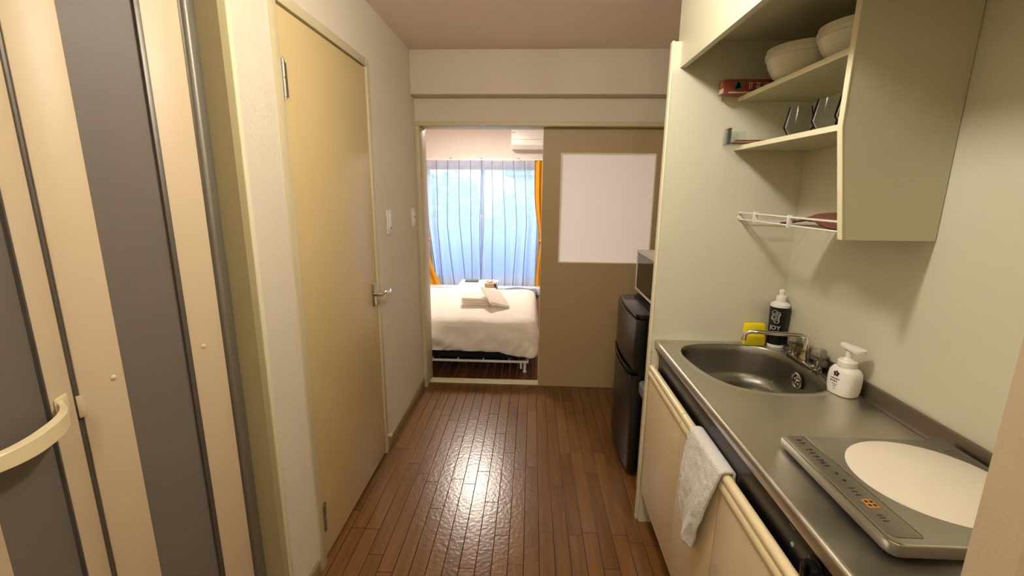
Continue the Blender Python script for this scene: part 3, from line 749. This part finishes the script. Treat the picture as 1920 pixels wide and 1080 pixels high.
def pouch(u, v):
    x = .815 + .17 * u; y = 1.20 + .33 * v
    z = 1.350 + .020 * math.sin(PI * u) * (.5 + .5 * math.sin(PI * v)) + .022 * math.exp(-((v - .55) / .22) ** 2) + .004 * noise.noise((u * 6, v * 8, 2))
    return (x, y, z)
tag(obj('folded_cloth', grid(BM(), 24, 30, pouch), 'pouch', solid=.006, angle=80), 'red-brown folded cloth lying on the white wire rack', 'cloth')

# cling-film carton on the upper board
cx_ = thing('film_carton', 'long red kitchen film carton on the upper shelf board', 'box', (.80, 1.745, Z1))
obj('carton', bx(.664, .955, 1.722, 1.768, Z1, Z1 + .048, bev=.001), 'red', cx_)
ep = BM(); box(ep, .6632, .6642, 1.727, 1.763, Z1 + .004, Z1 + .020); box(ep, .680, .95, 1.7212, 1.7222, Z1 + .002, Z1 + .007); obj('cream_band', ep, 'creamp', cx_)
gp = BM()
for (x, z, r) in ((.706, .028, .012), (.718, .031, .011), (.712, .018, .010)): lathe(gp, [(r, 0), (r, .0008)], 18, mtx=Matrix.Translation((x, 1.7222, Z1 + z)) @ Matrix.Rotation(PI / 2, 4, 'X'))
obj('green_motif', gp, 'greenp', cx_)
rp_ = BM()
for k in range(5):
    x = .745 + k * .026
    box(rp_, x, x + .018, 1.7214, 1.7222, Z1 + .034, Z1 + .037); box(rp_, x + .004, x + .007, 1.7214, 1.7222, Z1 + .014, Z1 + .036); box(rp_, x + .011, x + .014, 1.7214, 1.7222, Z1 + .018, Z1 + .036)
    if k % 2: box(rp_, x, x + .018, 1.7214, 1.7222, Z1 + .022, Z1 + .0245)
obj('bold_print', rp_, 'creamp', cx_)
op = BM(); lathe(op, [(.010, 0), (.010, .0008)], 16, mtx=Matrix.Translation((.6642, 1.745, Z1 + .034)) @ Matrix.Rotation(-PI / 2, 4, 'Y')); obj('end_print', op, 'orangep', cx_)

# bowls: nested in two piles
def bowl(label, c, r, h):
    t_ = BM(); k = r
    pf = [(.001, 0), (k * .55, 0), (k * .60, .003), (k * .80, h * .25), (k * .93, h * .55), (k * .985, h * .80), (k * 1.02, h * .82), (k * 1.03, h * .93), (k * 1.03, h * .985), (k * 1.0, h), (k * .975, h * .98), (k * .955, h * .8), (k * .90, h * .55), (k * .77, h * .25), (k * .5, .006), (.001, .006)]
    lathe(t_, pf, 64, c)
    return tag(obj('mixing_bowl', t_, 'paper'), label, 'bowl', 'cream bowls on the upper shelf board')
bowl('cream mixing bowl, outer one of the farther nested pair', (.842, 1.555, Z1), .112, .088)
bowl('cream mixing bowl, inner one of the farther nested pair', (.842, 1.555, Z1 + .018), .109, .082)
bowl('cream mixing bowl, outer one of the nested pair by the side panel', (.862, 1.318, Z1), .112, .078)
bowl('cream mixing bowl, inner one of the nested pair by the side panel', (.862, 1.318, Z1 + .018), .109, .072)

# tumblers
def tumbler(label, c):
    pf = [(.001, .0), (.020, 0), (.022, .002), (.041, .034), (.0425, .038), (.032, .098), (.0312, .099), (.0305, .098), (.0405, .038), (.039, .034), (.020, .006), (.001, .005)]
    return tag(obj('drinking_glass', lathe(BM(), pf, 40, c), 'tumbler', angle=25), label, 'glass', 'stemless glasses on the lower shelf board')
tumbler('clear stemless glass standing alone, farthest from the side panel', (.840, 1.545, Z2))
tumbler('clear stemless glass in the middle of the front row', (.842, 1.402, Z2))
tumbler('clear stemless glass nearest the side panel', (.842, 1.297, Z2))
tumbler('clear stemless glass standing behind the middle one', (.935, 1.44, Z2))
tumbler('clear stemless glass against the wall behind the nearest one', (.935, 1.33, Z2))
# clear cup with chopsticks
cc = BM(); t8 = BM()
mt = Matrix.Translation((.716, 1.742, Z2 + .028)) @ Matrix.Rotation(PI / 2, 4, 'Y')
lathe(cc, [(.001, -.03), (.022, -.03), (.026, .03), (.0245, .03), (.0205, -.0285), (.001, -.0285)], 32, mtx=Matrix.Translation((.720, 1.742, Z2 + .030)))
tray = thing('acrylic_tray', 'clear acrylic tray at the shelf end holding wooden chopsticks', 'tray', (.78, 1.745, Z2))
tb = BM(); box(tb, .700, .900, 1.715, 1.775, Z2 + .0002, Z2 + .003); box(tb, .700, .703, 1.715, 1.775, Z2 + .003, Z2 + .058); box(tb, .700, .755, 1.715, 1.7175, Z2 + .003, Z2 + .045); box(tb, .700, .755, 1.7725, 1.775, Z2 + .003, Z2 + .045)
cc.free()
obj('tray_body', tb, 'acrylic', tray, sm=False)
for k, (dy, dz, lb) in enumerate(((0, 0, 'wooden chopstick lying nearest the shelf front in the clear tray'), (.012, .001, 'wooden chopstick second from the front in the clear tray'), (.024, 0, 'wooden chopstick third from the front in the clear tray'), (.036, .001, 'wooden chopstick against the back of the clear tray'), (.014, .009, 'wooden chopstick lying on top of the others in the clear tray'))):
    tag(obj('chopstick', tube(BM(), [(.712 + .004 * k, 1.726 + dy, Z2 + .008 + dz), (.935, 1.727 + dy * .9, Z2 + .008 + dz)], [.0025, .0042], 10), 'brown'), lb, 'chopstick', 'chopsticks in the clear tray')

# ------------------------------------------------------------------ fridge, microwave, bin in the nook
fg = thing('refrigerator', 'small black two-door fridge in the nook behind the partition', 'fridge', (.75, 2.32, 0))
FY0, FY1 = 2.085, 2.555
obj('cabinet_body', bx(.560, .985, FY0 + .004, FY1 - .004, .03, .850, bev=.004), 'fridge', fg)
def curved_front(z0, z1, xo=.492):
    pts = [(.556, FY0), (.556, FY1)]
    n_ = 14; fr_ = []
    for i in range(n_ + 1):
        f = i / n_; y = FY1 + (FY0 - FY1) * f; x = xo + .016 * (abs(2 * f - 1) ** 2.2)
        fr_.append((x, y))
    return prism(BM(), [(.556, FY0), (.556, FY1)] + fr_, 'z', z0, z1, bev=.003)
ud = obj('upper_door', curved_front(.592, .846), 'fridge', fg, angle=30)
ldr = obj('lower_door', curved_front(.040, .560), 'fridge', fg, angle=30)
obj('top_cover', prism(BM(), [(.985, FY0), (.985, FY1), (.535, FY1), (.508, FY1 - .03), (.496, (FY0 + FY1) / 2), (.508, FY0 + .03), (.535, FY0)], 'z', .850, .868, bev=.004), 'black', fg)
def fhandle(z0, z1, par):
    t_ = BM(); V_ = []
    for i in range(17):
        f = i / 16; y = FY1 - .01 + (FY0 - FY1 + .02) * f; x = .484 + .016 * (abs(2 * f - 1) ** 2.2); sag = -.010 * math.sin(PI * f)
        V_.append([t_.verts.new((x, y, z0 + sag)), t_.verts.new((x, y, z1 + sag)), t_.verts.new((x + .035, y, z1 + sag)), t_.verts.new((x + .035, y, z0 + sag))])
    for a, b in zip(V_, V_[1:]):
        for k in range(4): t_.faces.new((a[k], a[(k + 1) % 4], b[(k + 1) % 4], b[k]))
    t_.faces.new(V_[0][::-1]); t_.faces.new(V_[-1]); bmesh.ops.recalc_face_normals(t_, faces=t_.faces)
    obj('handle', t_, 'black', par)
fhandle(.574, .590, ud); fhandle(.546, .562, ldr)
obj('door_gasket', bx(.535, .560, FY0 + .008, FY1 - .008, .556, .60), 'rubber', fg)
for (x, y) in ((.60, FY0 + .04), (.60, FY1 - .04), (.94, FY0 + .04), (.94, FY1 - .04)):
    obj('foot', lathe(BM(), [(.016, 0), (.016, .012), (.01, .03)], 14, (x, y, 0)), 'rubber', fg)
tm = BM(); prism(tm, rrect(.585, .95, FY0 + .02, FY1 - .02, .03), 'z', .868, .874)
for k in range(9): box(tm, .60 + .036 * k, .612 + .036 * k, FY0 + .04, FY1 - .04, .874, .884, bev=.002)
tag(obj('rack_mat', tm, 'rubber'), 'ribbed black mat between the fridge top and the microwave', 'mat')
mw = thing('microwave', 'silver microwave with dark glass door on top of the black fridge', 'microwave', (.76, 2.33, .884))
obj('casing', bx(.610, .94, 2.10, 2.545, .902, 1.128, bev=.003), 'whitem', mw)
md_ = BM()
for a in ((2.10, 2.545, .902, .914), (2.10, 2.545, 1.116, 1.128), (2.10, 2.112, .914, 1.116), (2.533, 2.545, .914, 1.116)): box(md_, .594, .610, a[0], a[1], a[2], a[3])
obj('door_frame', md_, 'whitem', mw)
dg_ = obj('door_glass', bx(.597, .610, 2.19, 2.533, .914, 1.116), 'glassblk', mw)
obj('control_panel', bx(.5965, .610, 2.112, 2.188, .914, 1.116), 'blackm', mw)
for (x, y) in ((.64, 2.13), (.64, 2.51), (.9, 2.13), (.9, 2.51)): obj('foot', lathe(BM(), [(.012, 0), (.012, .0185)], 12, (x, y, .884)), 'rubber', mw)
wbn = thing('waste_bin', 'slim grey lidded bin squeezed between fridge and partition', 'bin', (.72, 1.95, 0))
obj('bin_body', prism(BM(), rrect(.545, .90, 1.84, 2.05, .03), 'z', 0, .50, bev=.003), mat('bin_cream', '#b3a888', .5), wbn)
obj('lid', prism(BM(), rrect(.525, .905, 1.832, 2.06, .035), 'z', .50, .555, bev=.008), mat('bin_grey', '#77777a', .45), wbn)

# ------------------------------------------------------------------ bedroom shell
BX0, BX1, BY0, BY1, BC = -2.3, 1.6, 3.29, 6.5, 2.4
struct('floor', bx(BX0 - .1, BX1 + .1, 3.215, BY1 + .15, -.06, .0), 'bfloor')
struct('ceiling', bx(BX0 - .1, BX1 + .1, 3.0, BY1 + .15, BC, BC + .1), 'bwall')
bw = BM(); box(bw, BX0 - .1, BX0, 3.2, BY1 + .15, 0, BC); struct('wall_bedroom_left', bw, 'bwall')
struct('wall_bedroom_right', bx(BX1, BX1 + .1, 3.2, BY1 + .15, 0, BC), 'bwall')
nb_ = BM(); box(nb_, BX0, XL, 3.2, 3.30, 0, BC); box(nb_, XR - .1, BX1, 3.2, 3.30, 0, BC); box(nb_, XL, XR, 3.2, 3.30, 2.2, BC)
struct('wall_bedroom_near', nb_, 'bwall')
WX0, WX1, WZ0, WZ1 = -1.55, .16, .10, 1.80
ww = BM(); box(ww, BX0, WX0, BY1, BY1 + .12, 0, BC); box(ww, WX1, BX1, BY1, BY1 + .12, 0, BC); box(ww, WX0, WX1, BY1, BY1 + .12, WZ1, BC); box(ww, WX0, WX1, BY1, BY1 + .12, 0, WZ0)
struct('wall_window', ww, 'bwall')
wf = BM(); y0, y1 = BY1 + .03, BY1 + .07
for a in ((WX0, WX1, WZ0, WZ0 + .04), (WX0, WX1, WZ1 - .04, WZ1)): box(wf, a[0], a[1], BY1 + .01, BY1 + .1, a[2], a[3])
for x in (WX0, WX1 - .04): box(wf, x, x + .04, BY1 + .01, BY1 + .1, WZ0, WZ1)
win = struct('window_1', wf, 'whitem')
xm = -.71
for (xa, xb, yy) in ((WX0 + .04, xm + .03, .035), (xm - .03, WX1 - .04, .065)):
    s_ = BM(); Ya, Yb = BY1 + yy, BY1 + yy + .025
    box(s_, xa, xa + .045, Ya, Yb, WZ0 + .04, WZ1 - .04); box(s_, xb - .045, xb, Ya, Yb, WZ0 + .04, WZ1 - .04); box(s_, xa + .045, xb - .045, Ya, Yb, WZ0 + .04, WZ0 + .10); box(s_, xa + .045, xb - .045, Ya, Yb, WZ1 - .08, WZ1 - .04)
    so = obj('sash', s_, 'alu', win)
    obj('pane', bx(xa + .045, xb - .045, Ya + .01, Ya + .014, WZ0 + .1, WZ1 - .08), 'wglass', so)

# curtain rail, sheers and yellow curtains
crl = thing('curtain_rail', 'white double curtain rail above the bedroom window', 'curtain rail', (-.7, 6.42, 1.84))
rl = BM(); box(rl, -1.75, .40, 6.39, 6.41, 1.838, 1.856, bev=.002); box(rl, -1.75, .40, 6.31, 6.33, 1.838, 1.856, bev=.002); obj('rail', rl, 'whitem', crl)
for x in (-1.7, -1.13, -.71, -.2, .35): obj('bracket', bx(x - .008, x + .008, 6.305, 6.50, 1.856, 1.866), 'alud', crl)
def sheer(label, xt0, xt1, xm0, xm1, xb0, xb1, ph, yo=0):
    n_pl = 5.0
    def fn(u, v):
        z = 1.835 - (1.835 - .065) * v
        if v < .5: a = v / .5; x0 = xt0 + (xm0 - xt0) * a; x1 = xt1 + (xm1 - xt1) * a
        else: a = (v - .5) / .5; x0 = xm0 + (xb0 - xm0) * a; x1 = xm1 + (xb1 - xm1) * a
        c = u * n_pl
        sharp = math.exp(-((c - round(c)) / .07) ** 2)
        soft = math.cos(2 * PI * c)
        y = 6.392 + yo - (.028 * sharp * (1 - .35 * v)) + .018 * soft * (.3 + .7 * v) * (1 + .3 * math.sin(u * 13 + ph)) + .006 * math.sin(u * 37 + v * 3 + ph)
        x = x0 + (x1 - x0) * u + .018 * math.sin(v * 2.6 + u * 9 + ph) * v
        return (x, y, z)
    b_ = grid(BM(), 150, 30, fn)
    o = tag(obj('sheer_curtain', b_, 'sheer', angle=80), label, 'curtain', 'sheer curtains at the bedroom window')
    for k in range(6):
        uc_ = min(.985, max(.015, k / n_pl)); wd = .0075
        def pf(a, v, uc_=uc_, k=k):
            p = Vector(fn(uc_, v)); sw = .010 * math.sin(v * 3.1 + k * 1.9 + ph) * v
            return (p.x + sw + (a - .5) * (wd + .012 * v), p.y - .006 - .02 * math.sin(PI * a), p.z)
        obj('pleat', grid(BM(), 6, 30, pf), 'fold', o, angle=80)
        def pg(a, v, uc_=uc_, k=k):
            p = Vector(fn(uc_, v)); sw = .010 * math.sin(v * 3.1 + k * 1.9 + ph) * v
            return (p.x + sw + (a - .5) * (wd + .002 * v), p.y - .010 - .012 * math.sin(PI * a), p.z)
        obj('pleat', grid(BM(), 4, 30, pg), 'fold', o, angle=80)
    hem = grid(BM(), 150, 2, lambda u, v: tuple(Vector(fn(u, .955 + .01 * v)) + Vector((0, -.002, 0)))); obj('hem', hem, 'sheer', o, angle=80)
    hem = grid(BM(), 150, 4, lambda u, v: tuple(Vector(fn(u, .0 + .045 * v)) + Vector((0, -.002, 0)))); obj('heading_tape', hem, 'sheer', o, angle=80)
    return o
sheer('left white sheer curtain, pleated, drawn across the window', -1.50, -.70, -1.50, -.72, -1.40, -.70, 0)
sheer('right white sheer curtain, pleated, beside the yellow curtain', -.72, .035, -.70, .09, -.72, .055, 1.7, .016)
def ycurtain(label, xa, xb, ga, gb, ba, bb_):
    def fn(u, v):
        z = 1.84 - (1.84 - .06) * v
        tie = math.exp(-((v - .62) / .22) ** 2)
        lo = max(0, (v - .62) / .38); xa_ = xa + (ba - xa) * lo; xb_ = xb + (bb_ - xb) * lo
        x0 = xa_ + (ga - xa_) * tie; x1 = xb_ + (gb - xb_) * tie
        x = x0 + (x1 - x0) * u
        y = 6.318 + .020 * math.sin(u * 2 * PI * 4 + v) * (1 - .35 * tie) + .008 * math.sin(u * 31)
        return (x, y, z)
    o = tag(obj('drape_curtain', grid(BM(), 90, 40, fn), 'yellowc', solid=.003, angle=80), label, 'curtain', 'yellow curtains at the bedroom window')
    zc = 1.84 - 1.78 * .62; tbk = BM()
    tube(tbk, [(ga - .01, 6.305, zc + .02), (ga + (gb - ga) * .3, 6.278, zc), (ga + (gb - ga) * .7, 6.278, zc - .005), (gb + .01, 6.305, zc + .02)], .014, 8)
    obj('tieback', tbk, 'yellowc', o)
ycurtain('yellow curtain gathered at the right of the window', .02, .36, .10, .30, .06, .34)
ycurtain('yellow curtain gathered at the left of the window', -1.90, -1.53, -1.85, -1.45, -1.85, -1.28)

# air conditioner
ac = thing('air_conditioner', 'white wall air conditioner above the bedroom window', 'air conditioner', (.1, 6.4, 1.97))
obj('housing', prism(BM(), [(6.50, 1.985), (6.50, 2.245), (6.31, 2.245), (6.29, 2.235), (6.285, 2.04), (6.33, 1.985)], 'x', -.30, .49, bev=.006), 'white', ac)
obj('louver', prism(BM(), [(6.288, 2.035), (6.283, 2.033), (6.322, 1.984), (6.328, 1.986)], 'x', -.26, .45), 'whitem', ac)
lb_ = BM(); box(lb_, -.295, -.25, 6.2845, 6.2865, 2.19, 2.197); box(lb_, -.295, .48, 6.2835, 6.2865, 2.105, 2.108); obj('seam_line', lb_, 'inkg', ac)

# raised sill with blue-grey pad below the window
sl = BM(); box(sl, BX0 + .01, BX1 - .01, 6.16, 6.315, .0, .10, bev=.004); struct('trim_9', sl, 'boxw')
pdm = BM(); grid(pdm, 40, 8, lambda u, v: (-.35 + .42 * u, 5.95 + .19 * v, .10 + .035 * math.sin(PI * v) * (.7 + .3 * math.sin(u * 5)) * math.sin(PI * min(1, max(0.02, u * 1.02))) ** .4))
grid(pdm, 40, 2, lambda u, v: (-.35 + .42 * u, 5.95, .10 * (1 - v)))
grid(pdm, 2, 8, lambda u, v: (.07, 5.95 + .19 * v, .10 * (1 - u)))
tag(obj('floor_cushion', pdm, 'bluegrey', angle=70, solid=.004), 'blue-grey low floor cushion lying in front of the window', 'cushion')

# ------------------------------------------------------------------ bed
bed = thing('bed', 'low bed on white metal legs, seen through the doorway', 'bed', (-.97, 3.99, 0))
bxa, bxb, bya, byb = -2.05, -.02, 3.43, 4.55
fr = BM()
tube(fr, [(bxa, bya, .088), (bxb, bya, .088)], .011, 8); tube(fr, [(bxa, byb, .088), (bxb, byb, .088)], .011, 8); tube(fr, [(bxb, bya, .088), (bxb, byb, .088)], .011, 8); tube(fr, [(bxa, bya, .088), (bxa, byb, .088)], .011, 8)
for k in range(9): tube(fr, [(bxa + .2 + k * .21, bya, .088), (bxa + .2 + k * .21, byb, .088)], .007, 6)
obj('frame', fr, 'whitem', bed)
for (x, y) in ((bxb - .02, bya), (bxb - .02, byb), (bxa + .02, bya), (bxa + .02, byb), (-1.0, byb)):
    lg = lathe(BM(), [(.011, .012), (.011, .085)], 12, (x, y, 0)); lathe(lg, [(.014, 0), (.014, .014)], 12, (x, y, 0)); lathe(lg, [(.009, .03), (.009, .085)], 10, (x - .03, y, 0))
    lg2 = obj('leg', lg, 'whitem', bed)
def slab(bm, x0, x1, y0, y1, z0, z1, r):
    return box(bm, x0, x1, y0, y1, z0, z1, bev=r, seg=4)
obj('mattress', slab(BM(), bxa, bxb - .03, bya + .01, byb - .01, .098, .34, .05), 'matt', bed)
DX0, DX1, DY0, DY1, DT = -2.06, .045, 3.385, 4.60, .448
def duvet(u, v):
    # parameters run over the top and down the sides
    def prof1(s, lo, hi, drop_lo, drop_hi):   # s 0..1 -> (coord, drop)
        L = hi - lo; tot = drop_lo + L + drop_hi; d = s * tot
        if d < drop_lo: return lo, drop_lo - d
        if d > drop_lo + L: return hi, d - drop_lo - L
        return lo + d - drop_lo, 0
    x, dx_ = prof1(u, DX0, DX1, .2, .24); y, dy_ = prof1(v, DY0, DY1, .235, .2)
    dx_ = min(dx_, .24)
    # soft rounding near the edges
    ex = min(x - DX0, DX1 - x); ey = min(y - DY0, DY1 - y)
    def rnd(e, r=.11): return 0 if e > r else r - math.sqrt(max(0, r * r - (r - e) ** 2))
    z = DT - .55 * rnd(max(ex, 0)) - .55 * rnd(max(ey, 0)) - max(dx_, dy_) * 1.0
    z += .012 * noise.noise((x * 2.2, y * 2.6, 0)) + .009 * noise.noise((x * 6, y * 7, 3))
    if dy_ > 0 or dx_ > 0:
        k = min(1, max(dx_, dy_) / .08)
        bulge = .016 * k
        if y <= DY0 + 1e-6: y -= bulge + .026 * k * (noise.noise((x * 6 + z * 6, z * 7, 5))) + .022 * k * noise.noise((x * 13 - z * 12, z * 5, 7)); 
        if y >= DY1 - 1e-6: y += bulge * .6
        if x >= DX1 - 1e-6: x += bulge + .012 * k * noise.noise((y * 8, z * 6, 9))
    z = max(z, .198 + .012 * noise.noise((x * 2.1, 0, 4)) - (0 if x < -.25 else .055 * min(1, (x + .25) / .2)))
    # round the vertical corner
    cxn, cyn = DX1 - .12, DY0 + .12
    if x > cxn and y < cyn:
        d = Vector((x - cxn, y - cyn)); m_ = max(abs(d.x), abs(d.y)); L_ = d.length
        if L_ > 1e-6:
            f_ = .35 + .65 * (m_ / L_); x = cxn + d.x * f_; y = cyn + d.y * f_
    return (x, y, z)
obj('duvet', grid(BM(), 170, 120, duvet), 'linen', bed, solid=.006, angle=80)

# folded towels on the bed
def folded(cx, cy, z0, wx, wy, h, rz, tilt=0, tdir=0):
    t_ = BM()
    lay = []
    bm_ = BM()
    for k in range(2):
        zz = k * h / 2
        box(bm_, -wx / 2 + .003 * k, wx / 2 - .002 * k, -wy / 2, wy / 2 - .004 * k, zz, zz + h / 2 - .001, bev=h * .24, seg=3)
    tube(bm_, [(-wx / 2 + .004, -wy / 2 + .002, h / 2), (-wx / 2 + .004, wy / 2 - .002, h / 2)], h * .42, 10)
    m_ = Matrix.Translation((cx, cy, z0)) @ Matrix.Rotation(rz, 4, 'Z') @ Matrix.Rotation(tilt, 4, 'X' if tdir == 0 else 'Y')
    merge(t_, bm_, m_); return t_
tz = DT - .004
for k, lb in enumerate(('bottom of the flat towel stack on the bed', 'second from the bottom of the towel stack on the bed', 'third from the bottom of the towel stack on the bed', 'topmost of the flat towel stack on the bed')):
    tag(obj('folded_towel', folded(-.475 + .004 * (k % 2), 3.875 - .003 * k, tz + .0225 * k, .25 - .012 * (k % 2), .22, .020, -.10 + .05 * (k % 3)), 'bath', angle=60), 'cream folded towel, ' + lb, 'towel', 'folded towels on the bed')
lt = folded(0, 0, 0, .20, .25, .022, .56, 0)
bmesh.ops.transform(lt, matrix=Matrix.Translation((-.315, 3.80, tz + .082)) @ Matrix.Rotation(math.radians(27), 4, 'Y') @ Matrix.Rotation(math.radians(9), 4, 'X'), verts=lt.verts)
tag(obj('folded_towel', lt, 'bath', angle=60), 'cream folded towel propped aslant against the flat stack', 'towel', 'folded towels on the bed')

# ------------------------------------------------------------------ low table beyond the bed
tbx0, tbx1, tby0, tby1 = -.86, -.40, 4.93, 5.48
tb_ = thing('low_table', 'low white table between the bed and the window', 'table', (-.63, 5.2, 0))
obj('table_top', bx(tbx0, tbx1, tby0, tby1, .325, .35, bev=.004), 'boxw', tb_)
for (x, y) in ((tbx0 + .03, tby0 + .03), (tbx1 - .03, tby0 + .03), (tbx0 + .03, tby1 - .03), (tbx1 - .03, tby1 - .03)): obj('leg', bx(x - .014, x + .014, y - .014, y + .014, 0, .325), 'boxw', tb_)
tb2 = thing('tissue_box', 'small tan box with a white tissue sticking out on the low table', 'tissue box', (-.475, 5.06, .35))
obj('carton', bx(-.53, -.42, 5.0, 5.12, .35, .40, bev=.003), 'woodbox', tb2)
tsm = BM(); grid(tsm, 14, 8, lambda u, v: (-.475 + (u - .5) * (.05 + .05 * v), 5.06 + .012 * math.sin(u * 9) * (.3 + v) - .01 * v, .398 + .04 * v * (.75 + .25 * math.sin(u * 7 + 1))))
obj('tissue', tsm, 'tissue', tb2, solid=.001)
tag(obj('slim_book', bx(-.80, -.64, 5.30, 5.40, .3505, .368, bev=.002), 'alud'), 'grey slim case lying at the back of the low table', 'case')
tag(obj('remote_control', bx(-.412, -.402 + .002, 5.0, 5.14, .3505, .395, bev=.003), 'black'), 'black remote standing beside the tissue box on the low table', 'remote')

# ------------------------------------------------------------------ outside the window
struct('floor', bx(-4, 3, BY1 + .12, 7.6, -.15, 0), 'ground')
tag(obj('balcony_parapet', bx(-4, 3, 7.45, 7.58, 0, .97), 'parapet'), 'pale blue balcony parapet outside the window', 'parapet')
tag(obj('garden_ground', bx(-20, 16, 7.6, 30, -1.2, -1.0), 'ground'), 'grey open ground beyond the balcony', 'ground', kind='structure')
def shrub(label, c, rad, hgt, nleaf, seed):
    rnd = random.Random(seed)
    t_ = thing('garden_tree', label, 'tree', (c[0], c[1], -1.0), 'trees beyond the balcony')
    obj('trunk', tube(BM(), [(c[0], c[1], -1.0), (c[0] + .05, c[1], .2), (c[0], c[1], hgt * .6)], [.09, .07, .04], 8), 'bark', t_)
    f_ = BM()
    for _ in range(nleaf):
        a = rnd.uniform(0, 2 * PI); z = rnd.uniform(-1, 1); rr = rad * (.55 + .5 * rnd.random())
        s_ = math.sqrt(1 - z * z); p = Vector((c[0] + rr * s_ * math.cos(a), c[1] + rr * s_ * math.sin(a) * .8, hgt + rr * z * .9 + .15 * math.sin(a * 3)))
        sz = rnd.uniform(.06, .13); e1 = Vector((rnd.gauss(0, 1), rnd.gauss(0, 1), rnd.gauss(0, 1))).normalized(); e2 = e1.cross(Vector((rnd.gauss(0, 1), rnd.gauss(0, 1), rnd.gauss(0, 1)))).normalized()
        f_.faces.new([f_.verts.new(p + e1 * sz), f_.verts.new(p + e2 * sz * .5), f_.verts.new(p - e1 * sz), f_.verts.new(p - e2 * sz * .5)])
    obj('foliage', f_, 'leaf', t_, sm=False)
for k, (x, y, r_, h_, lb) in enumerate(((-4.3, 11.2, .95, .75, 'leftmost pale green tree behind the left sheer curtain'), (-2.25, 11.8, .95, .9, 'pale green tree at the middle of the left sheer curtain'), (-.3, 11.0, .85, .6, 'pale green tree just left of the curtain join'), (1.6, 12.0, .9, .55, 'pale green tree behind the right sheer curtain'))):
    shrub(lb, (x, y), r_, h_, 2600, k + 3)
ho = thing('neighbour_house', 'white neighbouring house with grey roof seen through the right sheer', 'house', (.8, 17, -1))
obj('wall', bx(-.6, 3.2, 15, 19, -1, 1.9), 'house', ho)
obj('roof', prism(BM(), [(14.6, 1.9), (19.4, 1.9), (17, 2.9)], 'x', -.9, 3.5), 'roof', ho)
